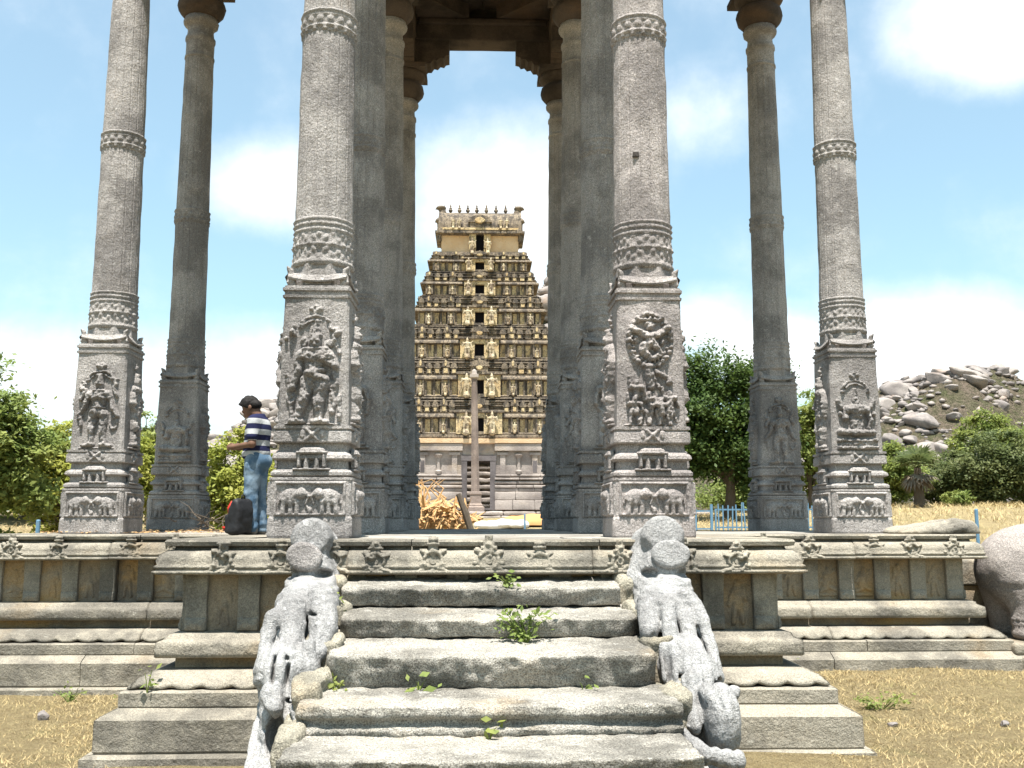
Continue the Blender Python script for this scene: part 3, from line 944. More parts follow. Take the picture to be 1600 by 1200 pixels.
def bandfn(z0, z1, kind):
    def fn(TH, Z):
        s_ = (Z - z0) / (z1 - z0)
        arc = TH * 0.31
        r_ = 0
        if kind == 'low':
            # flame tips, roll, bead row, garland row, roll
            r_ = 0.018 * np.exp(-((s_ - 0.98) / 0.05) ** 2) + 0.022 * np.exp(-((s_ - 0.86) / 0.035) ** 2) * (0.8 + 0.2 * np.sin(arc / 0.05 * 6.28)) + 0.018 * np.exp(-((s_ - 0.74) / 0.03) ** 2)
            lump = np.clip(np.sin(arc / 0.1 * 6.28 + 2.2 * np.sin(arc * 9)) * np.sin((s_ * 26 + np.sin(arc * 31))), 0, 1) ** 0.6
            r_ = r_ + 0.017 * lump * sstep(0.1, 0.16, s_) * sstep(0.70, 0.64, s_)
            r_ = r_ + 0.016 * np.exp(-((s_ - 0.42) / 0.025) ** 2) + 0.02 * np.exp(-((s_ - 0.06) / 0.05) ** 2)
        else:
            r_ = 0.022 * np.exp(-((s_ - 0.92) / 0.07) ** 2) + 0.012 * np.exp(-((s_ - 0.74) / 0.05) ** 2) + 0.026 * np.exp(-((s_ - 0.24) / 0.06) ** 2)
            q = np.hypot((np.mod(arc, 0.122) - 0.061) / 0.045, (s_ - 0.52) / 0.17)
            r_ = r_ + 0.022 * np.clip(1 - q * q, 0, 1) ** 0.5
            r_ = r_ + 0.02 * sstep(0.20, 0.14, s_) * (np.cos(arc / 0.122 * 6.28) > 0.2) * sstep(0.0, 0.06, s_)
        return r_
    return fn


def fin(name, V, Fc, smooth=False):
    return mesh(name, V, Fc, smooth)


P_M = {}
P_M['pedestal'] = fin('pedestal', *sq_lathe([(0.415, 0), (0.42, 0.02), (0.418, 0.19), (0.405, 0.21), (0.405, 0.56), (0.412, 0.575), (0.41, 0.60), (0.34, 0.603)], seed=1))
P_M['base_moulding'] = fin('base_moulding', *sq_lathe([(0.34, 0.60), (0.385, 0.605), (0.405, 0.622), (0.405, 0.65), (0.385, 0.672), (0.35, 0.685), (0.345, 0.765), (0.375, 0.772), (0.40, 0.79), (0.392, 0.822), (0.36, 0.85), (0.342, 0.868), (0.342, 0.945), (0.30, 0.947)], seed=2, zstep=0.02))
P_M['moulded_slab'] = fin('moulded_slab', *sq_lathe([(0.34, 0.945), (0.385, 0.948), (0.392, 0.96), (0.388, 1.06), (0.375, 1.068), (0.372, 1.085), (0.392, 1.09), (0.392, 1.12), (0.34, 1.125)], seed=3, zstep=0.03))
P_M['figure_block'] = fin('figure_block', *sq_lathe([(0.30, 1.12), (0.355, 1.122), (0.332, 2.45), (0.30, 2.452)], seed=4, zstep=0.09, amp=0.007))
P_M['neck_moulding'] = fin('neck_moulding', *sq_lathe([(0.30, 2.448), (0.345, 2.45), (0.348, 2.475), (0.332, 2.48), (0.332, 2.52), (0.35, 2.525), (0.352, 2.555), (0.335, 2.562), (0.335, 2.58), (0.29, 2.585)], seed=5, zstep=0.02))
# lip with four horned corner leaves
lipV, lipF = poly_lathe([(0.28, 2.575), (0.305, 2.60), (0.31, 2.64), (0.30, 2.82)], 8, 4, 0.06, None, 0.004, 6)
mb = MB(); mb.add(lipV, lipF)
for s_ in range(4):
    a = s_ * math.pi / 2
    n_ = 9
    V = []
    for i in range(n_):
        u = -1 + 2 * i / (n_ - 1)
        sag = 0.04 * (1 - u * u)
        for (h, z) in ((0.29, 2.645 - sag * 0.2), (0.335, 2.655 - sag), (0.342, 2.672 - sag), (0.332, 2.688 - sag), (0.30, 2.72 - sag * 0.3)):
            x, y = u * 0.30, -h
            V.append((x * math.cos(a) - y * math.sin(a), x * math.sin(a) + y * math.cos(a), z))
    Fc = [(i * 5 + j, (i + 1) * 5 + j, (i + 1) * 5 + j + 1, i * 5 + j + 1) for i in range(n_ - 1) for j in range(4)]
    mb.add(V, Fc)
P_M['bracket_lip'] = fin('bracket_lip', np.concatenate(mb.V), mb.F)


def leaf_fn(P):
    d_ = union(P, [('c', (0.0, 0, 2.57), (0.02, 0, 2.68), 0.05, 0.05), ('c', (0.02, 0, 2.68), (0.045, 0, 2.78), 0.05, 0.035), ('c', (0.045, 0, 2.78), (0.095, 0, 2.83), 0.033, 0.012), ('c', (0.03, 0, 2.6), (0.075, 0, 2.63), 0.035, 0.02)], 0.025)
    return d_ + 0.004 * fbm(P, 30, 2, 2)


P_M['corner_leaf'] = fin('corner_leaf', *sdf_mesh(leaf_fn, (-0.1, -0.09, 2.48), (0.15, 0.09, 2.87), 0.014), True)
P_M['carved_band'] = fin('carved_band', *poly_lathe([(0.27, 2.805), (0.31, 2.81), (0.305, 3.32), (0.29, 3.335)], 16, 8, 0.016, bandfn(2.82, 3.33, 'low'), 0.006, 7), True)
def flute(TH, Z):
    n_ = 16
    a = np.abs(np.mod(TH + math.pi / 2, 2 * math.pi / n_) - math.pi / n_) / (math.pi / n_)     # 0 at the facet edge, 1 at its middle
    return -0.011 * np.exp(-(a / 0.14) ** 2)


P_M['shaft'] = fin('shaft', *poly_lathe([(0.27, 3.32), (0.302, 3.322), (0.285, 5.43)], 16, 8, 0.12, flute, 0.006, 8))
P_M['ring_band'] = fin('ring_band', *poly_lathe([(0.27, 5.40), (0.285, 5.41), (0.288, 5.67), (0.27, 5.68)], 16, 8, 0.014, bandfn(5.41, 5.67, 'ring'), 0.004, 9), True)
P_M['upper_shaft'] = fin('upper_shaft', *poly_lathe([(0.26, 5.66), (0.283, 5.665), (0.247, 8.55)], 16, 8, 0.2, flute, 0.005, 10))
P_M['capital_neck'] = fin('capital_neck', *poly_lathe([(0.23, 8.53), (0.262, 8.54), (0.262, 8.58), (0.245, 8.59), (0.245, 8.87), (0.262, 8.89), (0.262, 8.95), (0.235, 8.99), (0.225, 9.11), (0.24, 9.15), (0.3, 9.21), (0.31, 9.27), (0.28, 9.3), (0.285, 9.33)], 16, 2, 0.05, None, 0.004, 11), True)
P_M['capital'] = fin('capital', *poly_lathe([(0.26, 9.335), (0.285, 9.33), (0.4, 9.47), (0.425, 9.57), (0.4, 9.67), (0.3, 9.75), (0.31, 9.77), (0.43, 9.85), (0.45, 9.91), (0.44, 9.95), (0.36, 9.96)], 16, 2, 0.05, None, 0.004, 12), True)
mb = MB()
mb.box(-0.48, 0.48, -0.48, 0.48, 9.950, 10.050)
for a in (0, 1):
    prof = [(-0.98, 10.670), (0.98, 10.670), (0.98, 10.330), (0.90, 10.310), (0.86, 10.250), (0.78, 10.270), (0.72, 10.200), (0.64, 10.220), (0.58, 10.130), (0.5, 10.130), (0.45, 10.053), (-0.45, 10.053), (-0.5, 10.130), (-0.58, 10.130), (-0.64, 10.220), (-0.72, 10.200), (-0.78, 10.270), (-0.86, 10.250), (-0.90, 10.310), (-0.98, 10.330)]
    k = len(prof)
    hw = 0.24 if a == 0 else 0.236
    dz = 0 if a == 0 else 0.003
    V = [((q, -hw, z + dz) if a == 0 else (hw, q, z + dz)) for q, z in prof] + [((q, hw, z + dz) if a == 0 else (-hw, q, z + dz)) for q, z in prof]
    Fc = [(i, k + i, k + (i + 1) % k, (i + 1) % k) for i in range(k)] + [tuple(range(k))[::-1], tuple(range(k, 2 * k))]
    mb.add(V, Fc)
P_M['bracket_capital'] = fin('bracket_capital', np.concatenate(mb.V), mb.F)

# carved panels
ele = []
for s_ in (-1, 1):
    ele += [('e', s_ * 0.185, 0.19, 0.115, 0.085, -s_ * 0.12, 0.055), ('e', s_ * 0.085, 0.225, 0.055, 0.06, 0, 0.06), ('e', s_ * 0.115, 0.22, 0.03, 0.05, s_ * .3, 0.07),
            ('c', s_ * 0.05, 0.23, s_ * 0.012, 0.195, 0.026, 0.018, 0.045), ('c', s_ * 0.012, 0.195, s_ * 0.04, 0.12, 0.018, 0.012, 0.035),
            ('c', s_ * 0.255, 0.15, s_ * 0.265, 0.03, 0.032, 0.028, 0.05), ('c', s_ * 0.19, 0.13, s_ * 0.19, 0.03, 0.03, 0.026, 0.045), ('c', s_ * 0.12, 0.14, s_ * 0.125, 0.03, 0.03, 0.026, 0.048), ('c', s_ * 0.29, 0.21, s_ * 0.305, 0.12, 0.012, 0.01, 0.03)]
ele += [('e', 0, 0.06, 0.03, 0.035, 0, 0.035), ('c', -0.03, 0.1, 0.0, 0.03, 0.015, 0.015, 0.03), ('b', -0.33, 0.33, 0.0, 0.03, 0.035), ('b', -0.36, -0.325, 0.0, 0.34, 0.035), ('b', 0.325, 0.36, 0.0, 0.34, 0.035), ('b', -0.36, 0.36, 0.31, 0.345, 0.035)]
P_M['carved_elephants'] = fin('carved_elephants', *relief(0.74, 0.36, ele, 0.01, seed=21), True)
shr = [('b', -0.16, 0.16, 0.165, 0.20, 0.06), ('e', 0, 0.205, 0.13, 0.035, 0, 0.055), ('b', -0.19, 0.19, 0.0, 0.03, 0.065)]
for s_ in (-1, 1):
    shr += [('b', s_ * 0.125 - 0.02, s_ * 0.125 + 0.02, 0.03, 0.17, 0.055), ('e', s_ * 0.05, 0.125, 0.018, 0.02, 0, 0.05), ('c', s_ * 0.05, 0.1, s_ * 0.05, 0.04, 0.026, 0.03, 0.05)]
P_M['carved_niche'] = fin('carved_niche', *relief(0.44, 0.26, shr, 0.01, seed=22), True)
P_M['slab_flower'] = fin('slab_flower', *relief(0.3, 0.16, [('c', -0.06, 0.02, 0.06, 0.13, 0.018, 0.018, 0.025), ('c', 0.06, 0.02, -0.06, 0.13, 0.018, 0.018, 0.025), ('e', 0, 0.075, 0.03, 0.03, 0, 0.035), ('e', -0.1, 0.08, 0.03, 0.05, 0, 0.015), ('e', 0.1, 0.08, 0.03, 0.05, 0, 0.015)], 0.01, seed=23), True)


def blobs(cx, cy, r_, n_, s_, h_, sd):
    rg = np.random.default_rng(sd)
    return [('e', cx + r_ * rg.normal() * 0.6, cy + r_ * rg.normal() * 0.6, s_ * rg.uniform(0.7, 1.3), s_ * rg.uniform(0.7, 1.3), rg.uniform(0, 3), h_ * rg.uniform(0.7, 1.2)) for _ in range(n_)]


def arch(cx, cy, rx, ry):
    return [('r', cx, cy, rx, ry, 0.018, 15, 165, 0.035), ('r', cx, cy, rx - 0.045, ry - 0.045, 0.014, 25, 155, 0.028), ('e', cx, cy + ry + 0.05, 0.05, 0.045, 0, 0.045), ('e', cx - 0.05, cy + ry + 0.075, 0.03, 0.03, 0, 0.035), ('e', cx + 0.05, cy + ry + 0.075, 0.03, 0.03, 0, 0.035), ('e', cx, cy + ry + 0.1, 0.03, 0.02, 0, 0.035), ('e', cx - rx * 0.9, cy + 0.02, 0.045, 0.03, 0.6, 0.03), ('e', cx + rx * 0.9, cy + 0.02, 0.045, 0.03, -0.6, 0.03)]


RF = {}
RF['warrior'] = arch(0, 1.0, 0.17, 0.13) + blobs(-0.235, 0.95, 0.05, 12, 0.028, 0.04, 1) + blobs(0.225, 0.96, 0.05, 12, 0.028, 0.04, 2) + [
    ('c', 0.01, 0.92, 0.01, 1.06, 0.06, 0.028, 0.07), ('b', -0.055, 0.075, 0.915, 0.94, 0.075), ('b', -0.045, 0.06, 0.975, 0.993, 0.07), ('e', 0.0, 0.85, 0.068, 0.075, 0, 0.10), ('e', -0.035, 0.86, 0.022, 0.016, 0, 0.115), ('e', 0.035, 0.86, 0.022, 0.016, 0, 0.115), ('e', 0, 0.825, 0.018, 0.03, 0, 0.12),
    ('c', -0.11, 0.78, 0.13, 0.785, 0.024, 0.024, 0.075), ('e', 0.15, 0.84, 0.07, 0.05, 0.3, 0.05), ('e', -0.12, 0.86, 0.04, 0.06, 0, 0.035),
    ('c', -0.13, 0.72, 0.13, 0.72, 0.075, 0.075, 0.085), ('c', 0.0, 0.7, -0.01, 0.52, 0.125, 0.095, 0.09), ('e', -0.06, 0.69, 0.06, 0.05, 0, 0.105), ('e', 0.07, 0.69, 0.06, 0.05, 0, 0.105),
    ('c', -0.175, 0.71, -0.17, 0.55, 0.052, 0.044, 0.085), ('c', -0.17, 0.55, -0.225, 0.40, 0.042, 0.034, 0.085), ('e', -0.235, 0.37, 0.06, 0.035, 0.3, 0.075), ('b', -0.215, -0.125, 0.575, 0.6, 0.09), ('c', -0.29, 0.5, -0.25, 0.3, 0.03, 0.03, 0.04),
    ('c', 0.165, 0.71, 0.225, 0.60, 0.048, 0.04, 0.08), ('c', 0.225, 0.60, 0.13, 0.64, 0.038, 0.03, 0.10), ('c', 0.2, 0.58, 0.24, 0.42, 0.035, 0.03, 0.05), ('c', 0.26, 0.75, 0.2, 0.9, 0.028, 0.024, 0.04),
    ('c', -0.08, 0.53, 0.13, 0.47, 0.04, 0.045, 0.115), ('c', -0.06, 0.54, 0.1, 0.56, 0.03, 0.03, 0.10), ('e', 0.09, 0.42, 0.085, 0.07, 0, 0.1),
    ('c', -0.07, 0.45, -0.10, 0.25, 0.085, 0.06, 0.095), ('c', -0.10, 0.25, -0.17, 0.05, 0.055, 0.042, 0.085), ('c', 0.08, 0.43, 0.055, 0.22, 0.095, 0.065, 0.105), ('c', 0.055, 0.22, 0.06, 0.05, 0.06, 0.045, 0.095),
    ('c', -0.24, 0.035, -0.1, 0.035, 0.03, 0.035, 0.085), ('c', 0.0, 0.035, 0.15, 0.035, 0.035, 0.03, 0.095), ('c', 0.2, 0.42, 0.2, 0.14, 0.055, 0.035, 0.045), ('e', -0.245, 0.27, 0.055, 0.075, 0, 0.045), ('h', -0.245, 0.27, 0.035, 0.05, 0.04), ('c', -0.24, 0.2, -0.22, 0.06, 0.025, 0.02, 0.04), ('b', -0.3, 0.3, 0.0, 0.022, 0.05), ('c', 0.27, 0.3, 0.28, 0.05, 0.03, 0.03, 0.03)]
wr = []
for k in range(26):
    a = 2 * math.pi * k / 26
    wr.append(('e', 0.235 * math.cos(a), 0.90 + 0.275 * math.sin(a), 0.036, 0.03, a + 1.2, 0.06))
    wr.append(('e', 0.20 * math.cos(a + .1), 0.90 + 0.235 * math.sin(a + .1), 0.02, 0.018, a, 0.045))
RF['wreath'] = wr + [('c', -0.2, 1.03, -0.05, 0.95, 0.036, 0.04, 0.08), ('c', -0.05, 0.95, 0.08, 0.95, 0.045, 0.042, 0.09), ('c', 0.08, 0.95, 0.21, 1.03, 0.04, 0.034, 0.08), ('e', 0, 1.06, 0.075, 0.035, 0, 0.07), ('e', 0, 1.02, 0.05, 0.03, 0, 0.08), ('c', -0.12, 1.11, 0.12, 1.11, 0.022, 0.022, 0.05),
    ('e', 0.01, 0.88, 0.06, 0.07, 0, 0.09), ('e', -0.06, 0.82, 0.075, 0.065, 0.5, 0.1), ('c', 0.04, 0.86, 0.1, 0.78, 0.045, 0.035, 0.08), ('c', -0.08, 0.78, 0.0, 0.70, 0.045, 0.035, 0.085), ('c', 0.12, 0.76, 0.03, 0.7, 0.036, 0.03, 0.075), ('e', 0.13, 0.87, 0.03, 0.04, 0, 0.06), ('e', -0.15, 0.9, 0.03, 0.045, 0, 0.05),
    ('b', -0.06, 0.02, 0.595, 0.63, 0.09), ('c', -0.02, 0.6, -0.0, 0.42, 0.045, 0.05, 0.085), ('c', 0.0, 0.56, 0.09, 0.4, 0.025, 0.02, 0.06), ('c', 0.05, 0.57, 0.2, 0.49, 0.03, 0.026, 0.065), ('e', 0.2, 0.45, 0.04, 0.03, 0, 0.06)]
for (cx, cy) in ((-0.16, 0.45), (-0.02, 0.33), (0.1, 0.27), (-0.18, 0.28), (0.2, 0.34)):
    RF['wreath'] += [('e', cx, cy, 0.036, 0.038, 0, 0.085), ('c', cx - 0.06, cy - 0.05, cx + 0.06, cy - 0.05, 0.032, 0.032, 0.08), ('c', cx, cy - 0.05, cx + 0.01, cy - 0.14, 0.05, 0.04, 0.08), ('c', cx - 0.07, cy - 0.05, cx - 0.08, cy + 0.06, 0.02, 0.017, 0.06), ('c', cx + 0.06, cy - 0.05, cx + 0.09, cy - 0.13, 0.02, 0.017, 0.07)]
for k in range(9):
    xx = -0.22 + 0.055 * k
    RF['wreath'].append(('c', xx, 0.16, xx + (0.02 if k % 2 else -0.015), 0.02, 0.026, 0.018, 0.06))
RF['wreath'] += [('b', -0.3, 0.3, 0.0, 0.018, 0.04), ('c', 0.2, 0.28, 0.27, 0.05, 0.02, 0.018, 0.045)]
RF['deity'] = arch(0, 0.93, 0.19, 0.14) + blobs(-0.22, 0.85, 0.05, 8, 0.03, 0.045, 5) + blobs(0.2, 0.9, 0.045, 8, 0.03, 0.045, 6) + [
    ('e', 0, 0.87, 0.06, 0.065, 0, 0.09), ('c', 0, 0.92, 0, 1.0, 0.055, 0.035, 0.08), ('e', -0.03, 0.885, 0.02, 0.014, 0, 0.105), ('e', 0.03, 0.885, 0.02, 0.014, 0, 0.105), ('c', -0.07, 0.8, 0.07, 0.8, 0.022, 0.022, 0.085), ('c', -0.12, 0.74, 0.12, 0.74, 0.07, 0.07, 0.08), ('c', 0, 0.72, 0, 0.55, 0.12, 0.085, 0.085), ('e', -0.055, 0.7, 0.055, 0.045, 0, 0.1), ('e', 0.055, 0.7, 0.055, 0.045, 0, 0.1),
    ('c', -0.15, 0.73, -0.19, 0.57, 0.045, 0.036, 0.075), ('c', -0.19, 0.57, -0.27, 0.47, 0.036, 0.028, 0.07), ('e', -0.26, 0.43, 0.05, 0.03, 0.5, 0.06), ('c', 0.15, 0.73, 0.2, 0.56, 0.045, 0.036, 0.075), ('c', 0.2, 0.56, 0.27, 0.45, 0.036, 0.028, 0.07), ('c', -0.2, 0.8, -0.26, 0.68, 0.035, 0.03, 0.05), ('c', 0.2, 0.84, 0.25, 0.72, 0.035, 0.03, 0.05),
    ('b', -0.1, 0.1, 0.55, 0.575, 0.1), ('e', 0, 0.5, 0.135, 0.075, 0, 0.085), ('c', -0.07, 0.46, -0.09, 0.26, 0.075, 0.055, 0.085), ('c', -0.09, 0.26, -0.08, 0.07, 0.05, 0.04, 0.08), ('c', 0.075, 0.46, 0.07, 0.26, 0.075, 0.055, 0.085), ('c', 0.07, 0.26, 0.1, 0.07, 0.05, 0.04, 0.08), ('c', -0.2, 0.05, -0.06, 0.06, 0.026, 0.034, 0.075), ('c', 0.06, 0.06, 0.2, 0.05, 0.034, 0.026, 0.075),
    ('b', -0.25, 0.25, 0.0, 0.028, 0.05), ('r', 0.22, 0.36, 0.055, 0.075, 0.016, -180, 180, 0.035), ('c', -0.24, 0.4, -0.23, 0.25, 0.03, 0.02, 0.035), ('b', -0.14, -0.04, 0.34, 0.355, 0.095), ('b', 0.02, 0.13, 0.34, 0.355, 0.095)]
RF['seated'] = arch(0, 0.82, 0.2, 0.17) + [('r', 0, 0.62, 0.25, 0.38, 0.014, 40, 140, 0.02), ('c', 0, 0.76, 0, 0.86, 0.05, 0.025, 0.07), ('e', 0, 0.70, 0.055, 0.06, 0, 0.085), ('c', -0.12, 0.58, 0.13, 0.58, 0.065, 0.065, 0.085), ('c', 0, 0.57, 0, 0.36, 0.12, 0.1, 0.08),
    ('c', -0.15, 0.58, -0.17, 0.46, 0.045, 0.045, 0.09), ('e', -0.16, 0.46, 0.05, 0.04, 0, 0.1), ('c', 0.16, 0.58, 0.2, 0.42, 0.045, 0.036, 0.08), ('c', 0.2, 0.42, 0.17, 0.32, 0.034, 0.03, 0.09), ('c', -0.22, 0.6, -0.27, 0.7, 0.035, 0.028, 0.05), ('c', 0.22, 0.62, 0.27, 0.7, 0.035, 0.028, 0.05), ('e', -0.24, 0.52, 0.03, 0.04, 0, 0.05), ('e', 0.26, 0.52, 0.03, 0.04, 0, 0.05),
    ('c', -0.25, 0.27, 0.12, 0.25, 0.05, 0.045, 0.11), ('c', 0.23, 0.26, -0.05, 0.24, 0.05, 0.045, 0.1), ('b', -0.3, 0.3, 0.125, 0.175, 0.075), ('b', -0.3, 0.3, 0.02, 0.075, 0.08), ('e', 0, 0.12, 0.11, 0.07, 0, 0.1), ('b', -0.27, 0.27, 0.07, 0.13, 0.05), ('h', 0, 0.44, 0.06, 0.05, 0.015)]
RF['attendant'] = [('e', -0.02, 0.95, 0.055, 0.06, 0, 0.09), ('c', -0.02, 1.0, -0.02, 1.06, 0.05, 0.03, 0.07), ('c', -0.1, 0.85, 0.08, 0.84, 0.06, 0.06, 0.085), ('c', -0.01, 0.83, 0.0, 0.62, 0.1, 0.075, 0.09), ('c', -0.13, 0.84, -0.16, 0.66, 0.04, 0.034, 0.08), ('c', -0.16, 0.66, -0.1, 0.55, 0.032, 0.028, 0.08), ('c', 0.12, 0.83, 0.18, 0.68, 0.04, 0.034, 0.08), ('c', 0.18, 0.68, 0.15, 0.5, 0.032, 0.028, 0.085),
    ('e', 0, 0.55, 0.11, 0.07, 0, 0.09), ('c', -0.05, 0.52, -0.08, 0.3, 0.07, 0.05, 0.085), ('c', -0.08, 0.3, -0.09, 0.1, 0.046, 0.036, 0.08), ('c', 0.06, 0.52, 0.08, 0.3, 0.07, 0.05, 0.085), ('c', 0.08, 0.3, 0.06, 0.1, 0.046, 0.036, 0.08), ('e', -0.11, 0.08, 0.06, 0.03, 0, 0.08), ('e', 0.08, 0.08, 0.06, 0.03, 0, 0.08), ('b', -0.2, 0.2, 0.02, 0.05, 0.05)] + blobs(0.0, 1.15, 0.05, 7, 0.03, 0.04, 9)
FIG = {k: fin('carved_figure', *relief(0.66, 1.3, v, 0.0085, rough=0.02, seed=31 + i), True) for i, (k, v) in enumerate(RF.items())}
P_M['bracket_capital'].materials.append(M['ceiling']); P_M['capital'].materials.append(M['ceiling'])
for k_, m_ in list(P_M.items()) + list(FIG.items()):
    if k_ not in ('bracket_capital', 'capital'): m_.materials.append(M['granite'])
PINK = {}


def tinted(me):
    if me.name not in PINK:
        c_ = me.copy(); c_.materials.clear(); c_.materials.append(M['granite_pink']); PINK[me.name] = c_
    return PINK[me.name]


def pillar(ix, iy, label, front, sides, pink=False, rz=0.0, group=None):
    px = X0 + (-5.2, -1.72, 1.72, 5.2)[ix]
    root = thing('carved_pillar', label, 'pillar', (px, YR[iy], ZP), rz, group)
    Q = (lambda m_: tinted(m_) if m_ not in (P_M['capital'], P_M['bracket_capital']) else m_) if pink else (lambda m_: m_)
    for nm in ('pedestal', 'base_moulding', 'moulded_slab', 'neck_moulding', 'carved_band', 'shaft', 'ring_band', 'upper_shaft', 'capital_neck', 'capital', 'bracket_capital'):
        o_ = obj(nm, Q(P_M[nm]), None, root)
        if nm in ('carved_band', 'shaft', 'ring_band', 'upper_shaft', 'capital'):
            o_.rotation_euler[2] = math.pi / 8 * random.randrange(16)
    ped = [c for c in root.children if c.name.startswith('pedestal')][0]
    bm_ = [c for c in root.children if c.name.startswith('base_moulding')][0]
    sl_ = [c for c in root.children if c.name.startswith('moulded_slab')][0]
    lip = obj('bracket_lip', Q(P_M['bracket_lip']), None, root)
    for s_ in range(4):
        a = math.pi / 4 + s_ * math.pi / 2
        obj('corner_leaf', Q(P_M['corner_leaf']), None, lip, (0.372 * math.cos(a), 0.372 * math.sin(a), 2.57 * 0.18), (0, 0, a), (0.8, 0.9, 0.82))
    fb = obj('figure_block', Q(P_M['figure_block']), None, root)
    kinds = [front] + list(sides)
    for s_ in range(4):           # front (-Y), right (+X), back, left
        a = s_ * math.pi / 2
        dv = Vector((math.sin(a), -math.cos(a), 0))
        rot = (R(90), 0, a)

        def put(nm, me, par, h, z, sc_=(1, 1, 1), tilt=0.0):
            obj(nm, Q(me), None, par, (dv.x * h, dv.y * h, z), (R(90 + tilt), 0, a), sc_)
        put('carved_elephants', P_M['carved_elephants'], ped, 0.402, 0.215)
        put('carved_niche', P_M['carved_niche'], bm_, 0.372, 0.665)
        put('slab_flower', P_M['slab_flower'], sl_, 0.386, 0.955)
        if kinds[s_]:
            put('carved_figure', FIG[kinds[s_]], fb, 0.353, 1.125, (0.95, 1.0, 0.85 if s_ == 0 else 0.9), -0.95)
    return root


A_ = 'attendant'
pillar(1, 0, 'sunlit stone pillar carved with a helmeted striding warrior, beside the stairs', 'warrior', (A_, None, 'deity'), rz=R(-0.4))
pillar(2, 0, 'sunlit pinkish stone pillar carved with a wreath-ringed dancer above a crowd', 'wreath', (A_, None, A_), pink=True, rz=R(0.4))
pg = [c for c in bpy.data.objects if c.name.startswith('carved_pillar') and 'wreath-ringed' in c['label']][0]
V, Fc = worn_block(0.07, 0.05, 0.06, 0.012, 0.03, 0.006, 20, 3)
obj('socket_hole_block', mesh('socket_hole_block', V, Fc), M['socket_dark'], pg, (-0.10, -0.275, 4.02))  # dark raised block added to stand in for a shaded square socket hole
pillar(0, 1, 'sunlit stone pillar carved with a frontal standing deity under an arch', 'deity', (A_, None, A_))
pillar(3, 1, 'sunlit stone pillar carved with a cross-legged seated deity under an arch', 'seated', (A_, None, A_))
pillar(1, 1, 'shaded stone pillar directly behind the warrior-carved pillar', A_, ('deity', None, A_))
pillar(2, 1, 'shaded stone pillar directly behind the wreath-carved pillar', A_, (A_, None, 'deity'))
pillar(0, 2, 'shaded outer stone pillar standing among leaf litter near the striped-shirt man', 'seated', (A_, None, A_))
pillar(3, 2, 'shaded outer stone pillar in front of the big dark tree', 'deity', (A_, None, A_))
pillar(1, 2, 'shaded inner pillar second behind the warrior-carved pillar', 'deity', (A_, None, A_))
pillar(2, 2, 'shaded inner pillar second behind the wreath-carved pillar', 'deity', (A_, None, A_))
pillar(1, 3, 'shaded rear pillar beside the dried palm frond heap', A_, (A_, None, A_))
pillar(2, 3, 'shaded rear pillar beside the patch of orange sand', A_, (A_, None, A_))

# ------------------------------------------------------------------ roof of the pavilion
roof = thing('pavilion_roof', 'heavy stone roof of beams and ceiling slabs resting on the pillars', 'roof', (X0, YR[0], ZP + 10.67))
Zb = 0.0
XS = (-5.2, -1.72, 1.72, 5.2)
ys = [v - YR[0] for v in YR]


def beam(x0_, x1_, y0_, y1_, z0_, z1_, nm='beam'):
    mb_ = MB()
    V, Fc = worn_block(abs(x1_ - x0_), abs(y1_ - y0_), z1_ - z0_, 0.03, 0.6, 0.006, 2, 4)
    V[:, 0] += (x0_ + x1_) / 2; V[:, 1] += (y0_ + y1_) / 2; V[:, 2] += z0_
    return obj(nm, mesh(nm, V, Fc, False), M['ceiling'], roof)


for i, yy in enumerate(ys):
    seg = [(0, 1), (1, 2), (2, 3)] if i in (1, 2) else [(1, 2)]
    for a, b_ in seg:
        bo = beam(XS[a] + (0.004 if a == 1 or i in (0, 3) else -0.0), XS[b_] - 0.004, yy - 0.27, yy + 0.27, 0.006, 0.50)
        # a ledge and two hanging lotus buds on each beam
        beam(XS[a] + 0.3, XS[b_] - 0.3, yy - 0.33, yy + 0.33, 0.36, 0.49, 'beam_ledge')
for i, xx in enumerate(XS):
    seg = [(0, 1), (1, 2), (2, 3)] if i in (1, 2) else [(1, 2)]
    for a, b_ in seg:
        beam(xx - 0.26, xx + 0.26, ys[a] + 0.28, ys[b_] - 0.28, 0.012, 0.496)


def bud_fn(P):
    return union(P, [('e', (0, 0, 0), (0.11, 0.11, 0.12)), ('c', (0, 0, 0.05), (0, 0, 0.22), 0.09, 0.14), ('c', (0, 0, -0.1), (0, 0, -0.17), 0.05, 0.015)], 0.03)


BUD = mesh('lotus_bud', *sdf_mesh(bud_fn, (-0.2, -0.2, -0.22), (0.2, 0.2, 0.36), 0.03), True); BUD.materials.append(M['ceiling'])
for i in (0, 3):
    for s_ in (-1, 1):
        obj('lotus_bud', BUD, None, roof, (s_ * 0.86, ys[i] + (0.22 if i == 3 else -0.2), 0.02))
